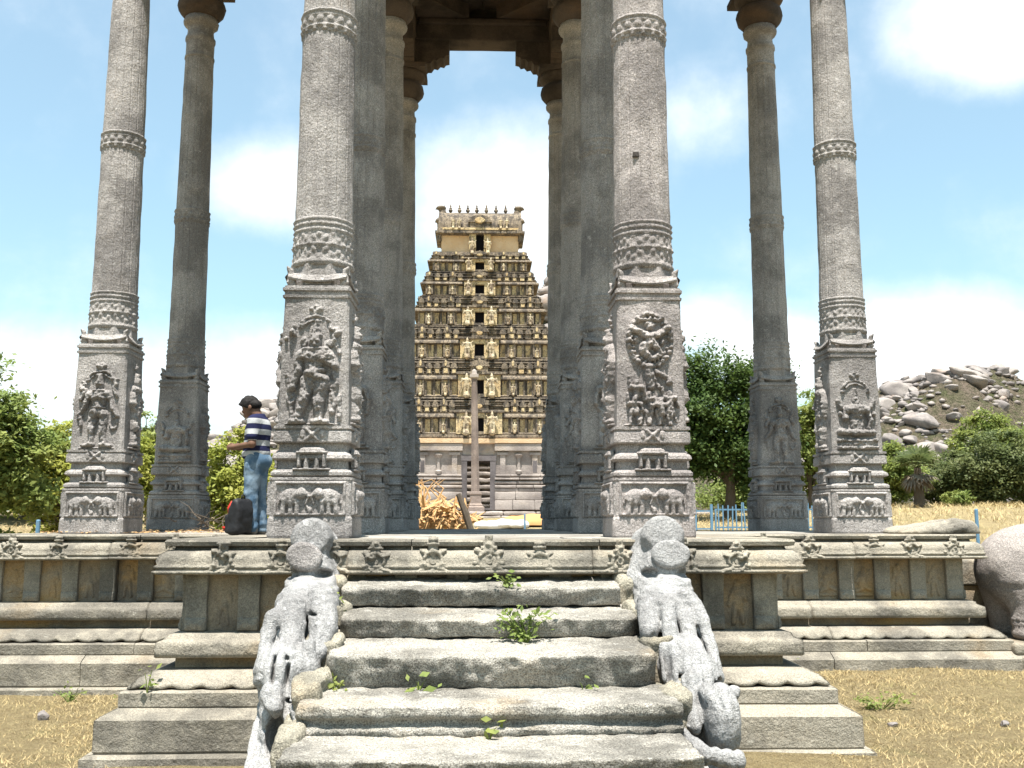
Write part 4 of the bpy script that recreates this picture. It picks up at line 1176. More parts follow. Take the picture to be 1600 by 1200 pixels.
# ceiling slabs, each bay with corner stones (rotated square), and the outer eaves
for (a, b_, c_, d_) in ((1, 2, 0, 1), (0, 1, 1, 2), (1, 2, 1, 2), (2, 3, 1, 2), (1, 2, 2, 3)):
    xa, xb, ya, yb = XS[a], XS[b_], ys[c_], ys[d_]
    for k in range(4):
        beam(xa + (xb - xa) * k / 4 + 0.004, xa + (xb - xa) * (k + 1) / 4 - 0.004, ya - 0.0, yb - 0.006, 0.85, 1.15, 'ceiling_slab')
    for u, v in ((xa, ya), (xb, ya), (xb, yb), (xa, yb)):
        sx_ = 1 if u == xa else -1; sy_ = 1 if v == ya else -1
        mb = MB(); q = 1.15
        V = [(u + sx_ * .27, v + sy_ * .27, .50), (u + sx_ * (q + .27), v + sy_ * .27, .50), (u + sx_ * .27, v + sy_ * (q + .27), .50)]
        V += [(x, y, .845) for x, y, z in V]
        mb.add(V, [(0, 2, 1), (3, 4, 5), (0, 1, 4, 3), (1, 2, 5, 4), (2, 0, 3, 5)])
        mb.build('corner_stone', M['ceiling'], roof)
rp = []
ov = 0.95
H1, H2 = 1.72 + ov, 5.2 + ov
rp = [(-H1, -ov), (H1, -ov), (H1, ys[1] - ov), (H2, ys[1] - ov), (H2, ys[2] + ov), (H1, ys[2] + ov), (H1, ys[3] + ov), (-H1, ys[3] + ov), (-H1, ys[2] + ov), (-H2, ys[2] + ov), (-H2, ys[1] - ov), (-H1, ys[1] - ov)]
k = len(rp)
mb = MB()
V = [(x, y, 1.155) for x, y in rp] + [(x * 1.0, y, 1.55) for x, y in rp]
mb.add(V, [tuple(range(k))[::-1], tuple(range(k, 2 * k))] + [(i, (i + 1) % k, k + (i + 1) % k, k + i) for i in range(k)])
mb.build('roof_deck', M['plinth'], roof)
# wall of stone between beam and deck around the edge
for e in range(k):
    p0, p1 = np.array(rp[e]), np.array(rp[(e + 1) % k])
    d = p1 - p0; L_ = np.linalg.norm(d); d /= L_
    nrm = np.array([d[1], -d[0]])
    V, Fc = edge_block([(-0.6, 1.15), (0.0, 1.15), (0.0, 0.98), (-0.12, 0.9), (-0.3, 0.86), (-0.36, 0.80), (-0.36, 0.51), (-0.6, 0.51)], p0, p1, nrm, 0.0, L_, 1 if e in (0, 1, 3, 4, 6, 7, 9, 10) and False else 0, 0, 0.8, 0.5, None, 0.003, -0.62, e)
    obj('eave_block', mesh('eave_block', V, Fc), M['plinth'], roof)

# ------------------------------------------------------------------ gateway tower (gopuram)
def plaster(name, base, dark, amt, warm):
    m, t, b = pmat(name, 0.95, 0.1)
    g = t.nodes.new('ShaderNodeNewGeometry').outputs['Position']
    a1 = noise_node(t, g, 0.9, 6, 0.65)
    a2 = noise_node(t, g, 2.6, 6, 0.7, (1, 1, 0.35))
    a3 = noise_node(t, g, 9.0, 5, 0.7)
    c = mixcol(t, maprange(t, a1, 0.4, 0.65), base, warm)
    c = mixcol(t, maprange(t, a3, 0.62 - amt * 0.3, 0.74 - amt * 0.2, 0, 0.9), c, dark)
    c = mixcol(t, maprange(t, a2, 0.64 - amt * 0.32, 0.76 - amt * 0.3, 0, 0.95), c, dark)
    t.links.new(c, b.inputs['Base Color'])
    p = bump(t, b, a3, 0.7, 0.08)
    return m


M['cream'] = plaster('cream_plaster', (0.50, 0.395, 0.23), (0.11, 0.09, 0.07), 0.42, (0.42, 0.30, 0.16))
M['sooty'] = plaster('blackened_stucco', (0.25, 0.20, 0.145), (0.07, 0.06, 0.052), 0.58, (0.17, 0.135, 0.10))
M['neckplaster'] = plaster('peach_plaster', (0.62, 0.46, 0.30), (0.14, 0.11, 0.09), 0.10, (0.58, 0.40, 0.24))
M['statue'] = plaster('whitewashed_stucco', (0.50, 0.43, 0.30), (0.16, 0.12, 0.09), 0.50, (0.40, 0.31, 0.19))
M['gate_stone'] = stone('gateway_stone', (0.34, 0.295, 0.265), (0.21, 0.18, 0.165), (0.43, 0.38, 0.33), (0.42, 0.31, 0.18), warm_amt=0.2, pale_amt=0.2, speck=0.2, bmp=0.5, sc=0.35)
M['column_stone'] = stone('brown_column_stone', (0.24, 0.19, 0.165), (0.16, 0.125, 0.11), (0.32, 0.27, 0.24), warm_amt=0.1, pale_amt=0.15, speck=0.2, bmp=0.5, sc=0.5)
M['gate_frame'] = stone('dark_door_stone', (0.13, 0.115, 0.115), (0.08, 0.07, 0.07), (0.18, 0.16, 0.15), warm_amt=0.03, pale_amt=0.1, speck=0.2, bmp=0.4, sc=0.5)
m_, t, b = pmat('window_darkness', 1.0, 0.0)
b.inputs['Base Color'].default_value = (0.012, 0.011, 0.012, 1)
M['void'] = m_

GY0 = 75.0
gx0 = at(748, 795, GY0)[0]
gz = lambda py, Y=GY0: float(at(748, py, Y)[2])
hwp = lambda px, py, Y=GY0: float(at(748 + px, py, Y)[0] - at(748, py, Y)[0])
tower = thing('gopuram_tower', 'tall tapering gateway tower of blackened cream stucco tiers above a stone doorway', 'tower', (gx0, GY0, gz(797)))
TZ = tower.location.z


def tbox(nm, mat, par, x0, x1, y0, y1, z0, z1, r=0.0, seed=0):
    """box in tower coordinates (y measured back from the front wall)"""
    mb_ = MB().box(x0, x1, y0, y1, z0, z1)
    return mb_.build(nm, mat, par)


def gmould(hw, dep, prof, yf):
    """moulded band running round a rectangular storey; prof: (out, z)"""
    V = []
    for o_, z in prof:
        V += [(-hw - o_, yf - o_, z), (hw + o_, yf - o_, z), (hw + o_, yf + dep + o_, z), (-hw - o_, yf + dep + o_, z)]
    Fc = []
    for k in range(len(prof) - 1):
        for i in range(4):
            j = (i + 1) % 4
            Fc.append((k * 4 + i, k * 4 + j, k * 4 + 4 + j, k * 4 + 4 + i))
    n_ = (len(prof) - 1) * 4
    Fc += [(3, 2, 1, 0), (n_, n_ + 1, n_ + 2, n_ + 3)]
    return V, Fc


# stone storey with a passage through it
BH = hwp(150, 740)
zt0 = gz(693) - TZ
dl, dr = hwp(-19, 760), hwp(18, 760)
for s_, (xa, xb) in ((-1, (-BH, dl - 0.32)), (1, (dr + 0.32, BH))):
    base = tbox('stone_wall', M['gate_stone'], tower, xa, xb, 0, 9.0, 0, zt0)
    for (z0, z1, o_) in ((0.0, 0.72, 0.62), (0.74, 1.35, 0.5), (1.37, 1.62, 0.34), (1.64, 1.85, 0.44), (1.95, 2.15, 0.28), (2.25, 2.4, 0.36), (2.5, 2.66, 0.2)):
        xs_ = np.linspace(xa - (o_ if s_ < 0 else 0), xb + (o_ if s_ > 0 else 0), 5)
        xs_[1:-1] += RNG.uniform(-0.4, 0.4, 3)
        for i in range(4):
            mm = worn_block(xs_[i + 1] - xs_[i] - 0.02, o_ + 0.1, z1 - z0, 0.05, 0.8, 0.02, 1.5, i)
            obj('base_course', mesh('base_course', *mm), M['gate_stone'], tower, ((xs_[i] + xs_[i + 1]) / 2, -o_ / 2 + 0.05, z0))
    npil = 5
    for i in range(npil):
        xq = xa + (xb - xa) * (i + 0.5) / npil
        xq = min(max(xq, xa + 0.25), xb - 0.25)
        if i in (1, 3):
            # wall niche: slender half column carrying a pot
            pl = obj('niche_column', mesh('niche_column', *poly_lathe([(0.13, 2.68), (0.2, 2.7), (0.24, 2.9), (0.13, 3.0), (0.13, 3.9), (0.24, 4.05), (0.3, 4.1), (0.3, 4.2)], 8, 1, 0.2)), M['gate_stone'], tower, (xq, -0.06, 0))
        else:
            pl = tbox('pilaster', M['gate_stone'], tower, xq - 0.2, xq + 0.2, -0.16, 0.0, 2.66, 4.1)
            tbox('capital', M['gate_stone'], pl, xq - 0.42, xq + 0.42, -0.22, 0.0, 4.103, 4.3)
            if i != 2: continue
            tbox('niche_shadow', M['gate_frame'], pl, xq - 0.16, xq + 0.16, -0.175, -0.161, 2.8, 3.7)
    tbox('stone_cornice', M['gate_stone'], tower, xa, xb, -0.34, 0.0, zt0 - 0.55, zt0 - 0.04)
tbox('lintel', M['gate_stone'], tower, dl - 0.32, dr + 0.32, -0.05, 9.0, gz(711) - TZ, zt0 + 0.0)
dz1 = gz(712) - TZ
for (xa, xb) in ((dl - 0.40, dl + 0.02), (dr - 0.02, dr + 0.40)):
    tbox('door_jamb', M['gate_frame'], tower, xa, xb, -0.2, 0.5, 0.04, dz1 - 0.4)
tbox('door_lintel', M['gate_frame'], tower, dl - 0.42, dr + 0.42, -0.22, 0.5, dz1 - 0.398, dz1)
tbox('threshold', M['gate_frame'], tower, dl - 0.4, dr + 0.4, -0.25, 0.3, 0.0, 0.15)
tbox('passage_roof', M['gate_stone'], tower, dl - 0.3, dr + 0.3, 0.52, 8.9, dz1 - 0.35, dz1 - 0.1)
# the inner wall seen through the passage
inner = tbox('inner_wall', M['gate_stone'], tower, dl - 1.5, dr + 1.5, 14.0, 14.4, 0, 4.6)
for k in range(7):
    zz_ = 0.25 + 0.58 * k
    mm = worn_block(dr - dl + 1.4, 0.35, 0.4, 0.1, 0.4, 0.06, 3, k)
    obj('carved_course', mesh('carved_course', *mm), M['gate_stone'], inner, ((dl + dr) / 2, 13.9, zz_))
# pale cornice over the stone storey
V, Fc = gmould(BH, 9.0, [(0.1, zt0 - 0.03), (0.42, zt0 + 0.02), (0.45, zt0 + 0.32), (0.2, zt0 + 0.36), (-0.3, zt0 + 0.40)], 0)
obj('plaster_cornice', mesh('plaster_cornice', V, Fc), M['neckplaster'], tower)


def fig_fn(P):
    d_ = union(P, [('e', (0, 0, 1.62), (.13, .13, .15)), ('c', (0, 0, 1.75), (0, 0, 2.0), .12, .04), ('c', (-.2, 0, 1.38), (.2, 0, 1.38), .14), ('c', (0, 0, 1.35), (0, 0, .98), .22, .17), ('e', (0, 0, .9), (.24, .17, .17)),
                   ('c', (-.1, 0, .85), (-.14, 0, .12), .14, .09), ('c', (.1, 0, .85), (.18, 0, .12), .14, .09), ('c', (-.28, 0, 1.36), (-.4, -.04, 1.0), .085, .07), ('c', (-.4, -.04, 1.0), (-.46, -.05, .7), .07, .06),
                   ('c', (.28, 0, 1.36), (.42, -.02, 1.12), .085, .07), ('c', (.42, -.02, 1.12), (.36, -.08, 1.5), .065, .06), ('c', (-.3, .05, 1.4), (-.5, .05, 1.62), .06, .05), ('c', (.0, .02, .05), (0, .02, 0.0), .25, .28)], 0.05)
    return d_ + 0.015 * fbm(P, 5, 2, 1)


GFIG = mesh('guardian_figure', *sdf_mesh(fig_fn, (-.65, -.4, -.32), (.65, .4, 2.15), 0.055), True); GFIG.materials.append(M['statue'])


def kuta(wd, ht):
    """small roof-shrine of a storey: niche body under a barrel roof"""
    mb_ = MB()
    mb_.box(-wd * .42, wd * .42, -0.14, 0.5, 0, ht * .42)
    mb_.box(-wd * .5, wd * .5, -0.22, 0.5, ht * .42, ht * .52)
    n_ = 8
    V = []
    for i in range(n_ + 1):
        a = math.pi * i / n_
        for y_ in (-0.19, 0.45):
            V.append((-wd * .48 * math.cos(a) * (1.0 if 0 < i < n_ else 0.92), y_, ht * .52 + ht * .34 * math.sin(a)))
    Fc = [(2 * i, 2 * i + 1, 2 * i + 3, 2 * i + 2) for i in range(n_)] + [tuple(2 * i for i in range(n_ + 1)), tuple(2 * i + 1 for i in range(n_, -1, -1))]
    mb_.add(V, Fc)
    mb_.tube([(0, 0, ht * .84), (0, 0, ht * .93), (0, 0, ht * 1.0)], [0.1, 0.07, 0.02], 6)
    return mb_


tiers = [(683, 625, 146), (625, 565, 131), (565, 513, 116), (513, 466, 103), (466, 428, 91), (428, 396, 80)]
SHR_S = kuta(1, 1)
SHRINE = mesh('roof_shrine', np.concatenate(SHR_S.V), SHR_S.F); SHRINE.materials.append(M['sooty'])
nb = MB().box(-0.26, 0.26, -0.17, -0.1, 0.06, 0.36)
NICHE = mesh('niche_panel', np.concatenate(nb.V), nb.F); NICHE.materials.append(M['cream'])
GAB = MB(); GAB.tube([(0, -0.26, 0.66), (0, -0.17, 0.66)], [0.16, 0.2], 10)
GABLE = mesh('gable_disc', np.concatenate(GAB.V), GAB.F); GABLE.materials.append(M['cream'])
cubeP = MB().box(-0.5, 0.5, -0.5, 0.5, 0, 1)
PILB = mesh('pilaster', np.concatenate(cubeP.V), cubeP.F); PILB.materials.append(M['sooty'])
PANB = mesh('wall_panel', np.concatenate(cubeP.V), cubeP.F); PANB.materials.append(M['cream'])
for k, (yb_, yt_, hw_) in enumerate(tiers):
    yf = 0.15 + 0.42 * k
    z0 = gz(yb_, GY0 + yf) - TZ
    z1 = gz(yt_, GY0 + yf + 0.3) - TZ
    H_ = z1 - z0
    hw = hwp(hw_, (yb_ + yt_) / 2, GY0 + yf) - 0.35
    dep = 8.6 - 0.9 * k
    body = MB().box(-hw, hw, yf, yf + dep, z0, z1 + 0.05).build('storey', M['sooty'], tower)
    # base mould, wall with cream panels, big dark cornice, stepped parapet
    for prof in ([(0.30, z0 - 0.12), (0.42, z0 - 0.06), (0.42, z0 + 0.04 * H_), (0.24, z0 + 0.06 * H_), (0.30, z0 + 0.09 * H_), (0.1, z0 + 0.12 * H_)],
                 [(0.05, z0 + 0.50 * H_), (0.22, z0 + 0.505 * H_), (0.42, z0 + 0.515 * H_), (0.40, z0 + 0.56 * H_), (0.26, z0 + 0.61 * H_), (0.20, z0 + 0.62 * H_), (0.26, z0 + 0.66 * H_), (0.02, z0 + 0.67 * H_)]):
        V, Fc = gmould(hw, dep, prof, yf)
        obj('storey_cornice', mesh('storey_cornice', V, Fc), M['sooty'], body)
    for q_, o2 in ((0.70, 0.20), (0.76, 0.12), (0.82, 0.18), (0.88, 0.08), (0.94, 0.13)):
        V, Fc = gmould(hw - 0.12 * (q_ - 0.66) / 0.34, dep, [(0.0, z0 + (q_ - 0.012) * H_), (o2, z0 + q_ * H_), (o2, z0 + (q_ + 0.018) * H_), (0.0, z0 + (q_ + 0.028) * H_)], yf)
        obj('thin_course', mesh('thin_course', V, Fc), M['sooty'], body)
    wz0, wz1 = z0 + 0.12 * H_, z0 + 0.50 * H_
    cb = 1.75 - 0.13 * k       # half width of the central bay
    # central bay with its window
    ww, wh0, wh1 = 0.36, wz0 + 0.02 * H_, z0 + 0.50 * H_
    zb1 = z0 + 0.62 * H_
    for (xa, xb) in ((-cb, -ww), (ww, cb)):
        MB().box(xa, xb, yf - 0.42, yf, wz0 - 0.05 * H_, zb1).build('central_bay', M['cream'], body)
    MB().box(-ww, ww, yf - 0.42, yf, wh1, zb1).build('window_head', M['cream'], body)
    MB().box(-ww + 0.005, ww - 0.005, yf - 0.08, yf - 0.004, wh0 - 0.2, wh1).build('window_opening', M['void'], body)
    MB().box(-ww - 0.02, ww + 0.02, yf - 0.46, yf - 0.08, wz0 - 0.06 * H_, wh0).build('window_sill', M['sooty'], body)
    V, Fc = gmould(cb, 0.5, [(0.02, zb1), (0.16, zb1 + 0.02 * H_), (0.16, zb1 + 0.07 * H_), (-0.1, zb1 + 0.09 * H_)], yf - 0.42)
    obj('bay_cornice', mesh('bay_cornice', V, Fc), M['sooty'], body)
    obj('bay_gable', SHRINE, None, body, (0, yf - 0.28, z0 + 0.68 * H_), (0, 0, 0), (1.7 - 0.12 * k, 1.0, H_ * 0.38))
    obj('gable_disc', GABLE, None, body, (0, yf - 0.28, z0 + 0.60 * H_), (0, 0, 0), (1.3, 1.6, H_ * 0.30))
    fs = H_ * 0.56 / 2.0
    for s_ in (-1, 1):
        obj('guardian_figure', GFIG, None, body, (s_ * (ww + 0.62 - 0.02 * k), yf - 0.68, z0 + 0.1 * H_), (0, 0, 0), (s_ * fs * 1.15, fs, fs))
    # side bays
    nb_ = max(5, int(round((hw - cb) / 0.62)))
    for s_ in (-1, 1):
        for i in range(nb_):
            xa = cb + (hw - cb) * i / nb_; xb = cb + (hw - cb) * (i + 1) / nb_
            xm = s_ * (xa + xb) / 2; wb = xb - xa
            proj = 0.22 if i % 3 == 1 else 0.06
            obj('wall_panel', PANB, None, body, (xm + RNG.uniform(-0.05, 0.05), yf, wz0), (0, 0, 0), (wb * (0.92 if i % 3 == 1 else 0.66), proj * 2, (wz1 - wz0) * RNG.uniform(0.9, 1.0)))
            obj('pilaster', PILB, None, body, (s_ * xb - s_ * 0.09, yf, wz0), (0, 0, 0), (0.15, proj * 2 + 0.2, wz1 - wz0))
            if i % 3 == 1:
                obj('pilaster', PILB, None, body, (s_ * xa + s_ * 0.09, yf, wz0), (0, 0, 0), (0.15, proj * 2 + 0.2, wz1 - wz0))
                q_ = RNG.uniform(0.75, 1)
                obj('guardian_figure', GFIG, None, body, (xm, yf - 0.42, wz0), (0, 0, 0), (fs * .6 * q_, fs * .55, fs * .62 * q_))
            hh = H_ * (0.40 if i % 3 == 1 else 0.33)
            sh_ = obj('roof_shrine', SHRINE, None, body, (xm, yf - 0.10, z0 + 0.655 * H_), (0, 0, 0), (wb * (1.0 if i % 3 == 1 else 0.82), 1.0, hh))
            if RNG.uniform() < 0.7: obj('niche_panel', NICHE, None, body, (xm, yf - 0.12, z0 + 0.655 * H_), (0, 0, 0), (wb * RNG.uniform(0.6, 1.1), 1, hh))
            if i % 3 == 1:
                obj('gable_disc', GABLE, None, body, (xm, yf - 0.10, z0 + 0.655 * H_), (0, 0, 0), (wb * .8, 1, hh))
# neck and barrel roof
yn = 0.15 + 0.42 * 6
zn0, zn1 = gz(397, GY0 + yn) - TZ, gz(367, GY0 + yn) - TZ
hn = hwp(60, 380, GY0 + yn)
neck = MB().box(-hn, hn, yn, yn + 3.6, zn0 - 0.4, zn1).build('neck', M['neckplaster'], tower)
V, Fc = gmould(hn, 3.6, [(0.5, zn0 - 0.35), (0.62, zn0 - 0.25), (0.6, zn0 - 0.02), (0.3, zn0 + 0.05), (0.02, zn0 + 0.07)], yn)
obj('neck_ledge', mesh('neck_ledge', V, Fc), M['sooty'], neck)
for (xa, xb) in ((-0.85, -0.32), (0.32, 0.85)):
    MB().box(xa, xb, yn - 0.4, yn, zn0, zn1 + 0.2).build('central_bay', M['cream'], neck)
MB().box(-0.31, 0.31, yn - 0.06, yn - 0.004, zn0 + 0.1, zn1 - 0.1).build('window_opening', M['void'], neck)
MB().box(-0.9, 0.9, yn - 0.45, yn, zn1 + 0.205, zn1 + 0.4).build('window_head', M['sooty'], neck)
for s_ in (-1, 1):
    obj('guardian_figure', GFIG, None, neck, (s_ * 0.62, yn - 0.6, zn0 - 0.05), (0, 0, 0), (s_ * 0.62, 0.6, 0.62))
zr1 = gz(337, GY0 + yn + 1.5) - TZ
hr = hwp(64, 350, GY0 + yn)
n_ = 14
V = []
for xs_ in np.linspace(-1, 1, 9):
    for i in range(n_ + 1):
        a = math.pi * i / n_
        ry = 2.35 + 0.12 * abs(xs_) ** 6
        cy = math.cos(a); yy = -ry * np.sign(cy) * abs(cy) ** 0.75
        zz_ = zn1 + (zr1 - zn1 + 0.15 * abs(xs_) ** 4) * math.sin(a) ** 0.7
        V.append((xs_ * (hr + 0.0), yn + 1.8 + yy, zz_))
Fc = [(i * (n_ + 1) + j, (i + 1) * (n_ + 1) + j, (i + 1) * (n_ + 1) + j + 1, i * (n_ + 1) + j + 1) for i in range(8) for j in range(n_)]
Fc += [tuple(range(n_ + 1))[::-1], tuple(8 * (n_ + 1) + i for i in range(n_ + 1)), tuple(i * (n_ + 1) for i in range(9)) + tuple(i * (n_ + 1) + n_ for i in range(8, -1, -1))]
vault = obj('barrel_roof', mesh('barrel_roof', V, Fc), M['sooty'], tower)
V, Fc = gmould(hr, 4.0, [(0.05, zn1 - 0.08), (0.28, zn1 - 0.02), (0.28, zn1 + 0.16), (0.1, zn1 + 0.22), (-0.2, zn1 + 0.23)], yn - 0.35)
obj('roof_eave', mesh('roof_eave', V, Fc), M['sooty'], vault)
tbox('roof_band', M['cream'], vault, -hr + 0.1, hr - 0.1, yn - 0.62, yn - 0.2, zn1 + 0.25, zn1 + 0.42)
tbox('ridge', M['sooty'], vault, -hr, hr, yn + 1.5, yn + 2.1, zr1 - 0.05, zr1 + 0.22)
obj('bay_gable', SHRINE, None, vault, (0, yn - 0.45, zn1 + 0.3), (0, 0, 0), (1.9, 1.2, 1.35))
obj('gable_disc', GABLE, None, vault, (0, yn - 0.5, zn1 + 0.1), (0, 0, 0), (2.2, 1.3, 1.35))
for s_ in (-1, 1):
    for q_ in (0, 1):
        obj('guardian_figure', GFIG, None, vault, (s_ * (1.65 + 0.5 * q_), yn - 0.62, zn1 + 0.4), (0, 0, 0), (0.4, 0.5, 0.42))


def horn_fn(P):
    return union(P, [('c', (0, 0, -1.5), (-.05, 0, .1), .38, .3), ('c', (-.05, 0, .1), (0.0, 0, .7), .3, .28), ('e', (.06, 0, .75), (.42, .4, .3)), ('c', (.3, 0, .8), (.55, 0, .6), .16, .06), ('c', (-.1, 0, .95), (-.3, 0, 1.15), .12, .04)], 0.1) + 0.03 * fbm(P, 4, 2, 6)


HORN = mesh('beast_finial', *sdf_mesh(horn_fn, (-.6, -.6, -2.0), (.8, .6, 1.35), 0.09), True); HORN.materials.append(M['sooty'])
for s_ in (-1, 1):
    obj('beast_finial', HORN, None, vault, (s_ * (hr - 0.22), yn + 0.6, zr1 - 0.15), (0, 0, 0), (s_ * 0.95, 1, 0.62))
    obj('gable_end', HORN, None, vault, (s_ * (hr - 0.02), yn + 0.0, zn1 + 0.6), (0, 0, 0), (s_ * 0.6, 1, 0.7))
fin_ = mesh('pot_finial', *poly_lathe([(0.1, 0), (0.13, 0.05), (0.06, 0.12), (0.16, 0.24), (0.17, 0.34), (0.08, 0.44), (0.12, 0.5), (0.05, 0.56), (0.07, 0.66), (0.01, 0.86)], 8, 1, 0.1)); fin_.materials.append(M['sooty'])
for px in (704, 718, 731, 745, 760, 775, 790):
    xq = float(at(px, 338, GY0 + yn + 1.8)[0]) - gx0
    obj('pot_finial', fin_, None, vault, (xq, yn + 1.8, zr1 + 0.2))

# stone terrace in front of the tower
TY = 57.0
tz1 = float(at(748, 799, TY)[2])
ter = thing('stone_terrace', 'low rough stone terrace wall in front of the gateway tower', 'terrace', (gx0, TY, 1.6))
for c_ in range(4):
    zc0 = c_ * (tz1 - 1.6) / 4
    xq = -12.0
    while xq < 12:
        wq = RNG.uniform(0.8, 2.2)
        V, Fc = worn_block(wq - 0.04, 1.2, (tz1 - 1.6) / 4 - 0.02, 0.06, 0.5, 0.05, 1.2, int(RNG.integers(0, 99)))
        obj('terrace_stone', mesh('terrace_stone', V, Fc), M['gate_stone'], ter, (xq + wq / 2, 0.6 + RNG.uniform(-0.12, 0.12) + 0.12 * c_, zc0))
        xq += wq
MB().box(-12, 12, 1.2, 18.6, 0, tz1 - 1.64).build('terrace_paving', M['gate_stone'], ter)

# tall lamp pillar in front of the doorway
lp_y = 60.0
a_, b_ = at(743, 799, lp_y), at(739, 577, lp_y)
cs = 1.32
lamp = thing('stone_column', 'slender free-standing stone column before the tower doorway', 'column', (a_[0], lp_y, tz1 - 0.06))
lamp.scale = (cs, cs, cs)
Hc = (b_[2] - tz1) / cs
obj('shaft', mesh('shaft', *poly_lathe([(0.19, 0.9), (0.18, 1.6), (0.13, Hc - 0.35), (0.125, Hc - 0.3)], 8, 1, 0.5)), M['column_stone'], lamp, (0, 0, 0), (0, R(-0.8), 0))
obj('base', mesh('base', *sq_lathe([(0.40, 0.0), (0.40, 0.25), (0.33, 0.3), (0.33, 0.36), (0.26, 0.42), (0.26, 0.8), (0.29, 0.84), (0.29, 0.93), (0.19, 0.95)], seed=4, zstep=0.1)), M['column_stone'], lamp)
obj('cap', mesh('cap', *sq_lathe([(0.15, Hc - 0.4), (0.2, Hc - 0.34), (0.2, Hc - 0.2), (0.12, Hc - 0.18), (0.10, Hc - 0.02), (0.02, Hc + 0.05)], seed=4, zstep=0.1)), M['gate_stone'], lamp, (-0.09, 0, 0))

# ------------------------------------------------------------------ rocky hills
def scrub_mat():
    m, t, b = pmat('scrub_hillside', 1.0, 0.05)
    g = t.nodes.new('ShaderNodeNewGeometry').outputs['Position']
    a1 = noise_node(t, g, 0.05, 6, 0.65)
    a2 = noise_node(t, g, 0.35, 6, 0.7)
    a3 = noise_node(t, g, 1.6, 4, 0.7)
    c = mixcol(t, maprange(t, a2, 0.38, 0.62), (0.085, 0.09, 0.045), (0.165, 0.13, 0.10))
    c = mixcol(t, maprange(t, a1, 0.45, 0.65, 0, 0.8), c, (0.16, 0.125, 0.10))
    c = mixcol(t, maprange(t, a3, 0.42, 0.6, 0, 0.55), c, (0.04, 0.045, 0.022))
    t.links.new(c, b.inputs['Base Color'])
    p = bump(t, b, a3, 1.0, 0.8)
    bump(t, b, a2, 1.0, 2.0, p)
    return m


M['scrub'] = scrub_mat()
M['boulder'] = stone('granite_boulder', (0.27, 0.24, 0.222), (0.16, 0.142, 0.135), (0.36, 0.325, 0.30), (0.45, 0.30, 0.20), warm_amt=0.16, pale_amt=0.25, speck=0.15, bmp=0.5, sc=0.18)


def boulder_mesh(seed):
    bm = bmesh.new()
    bmesh.ops.create_icosphere(bm, subdivisions=3, radius=1.0)
    V = np.array([v.co[:] for v in bm.verts])
    rg = np.random.default_rng(seed)
    V = np.sign(V) * np.abs(V) ** rg.uniform(0.7, 0.95)
    for _ in range(13):
        n_ = rg.normal(size=3); n_ /= np.linalg.norm(n_)
        dcut = rg.uniform(0.45, 0.85)
        q = V @ n_
        V = V - np.clip(q - dcut, 0, None)[:, None] * n_ * 0.95
    V = V * (1.15 + 0.10 * fbm(V, 1.6, 3, seed)[:, None])
    V = V * np.array([rg.uniform(1.0, 1.35), rg.uniform(0.8, 1.1), rg.uniform(0.6, 0.85)])
    for v, c in zip(bm.verts, V): v.co = c
    me = bpy.data.meshes.new('boulder'); bm.to_mesh(me); bm.free()
    me.polygons.foreach_set('use_smooth', np.ones(len(me.polygons), bool))
    me.materials.append(M['boulder'])
    return me


BOULD = [boulder_mesh(100 + i) for i in range(8)]


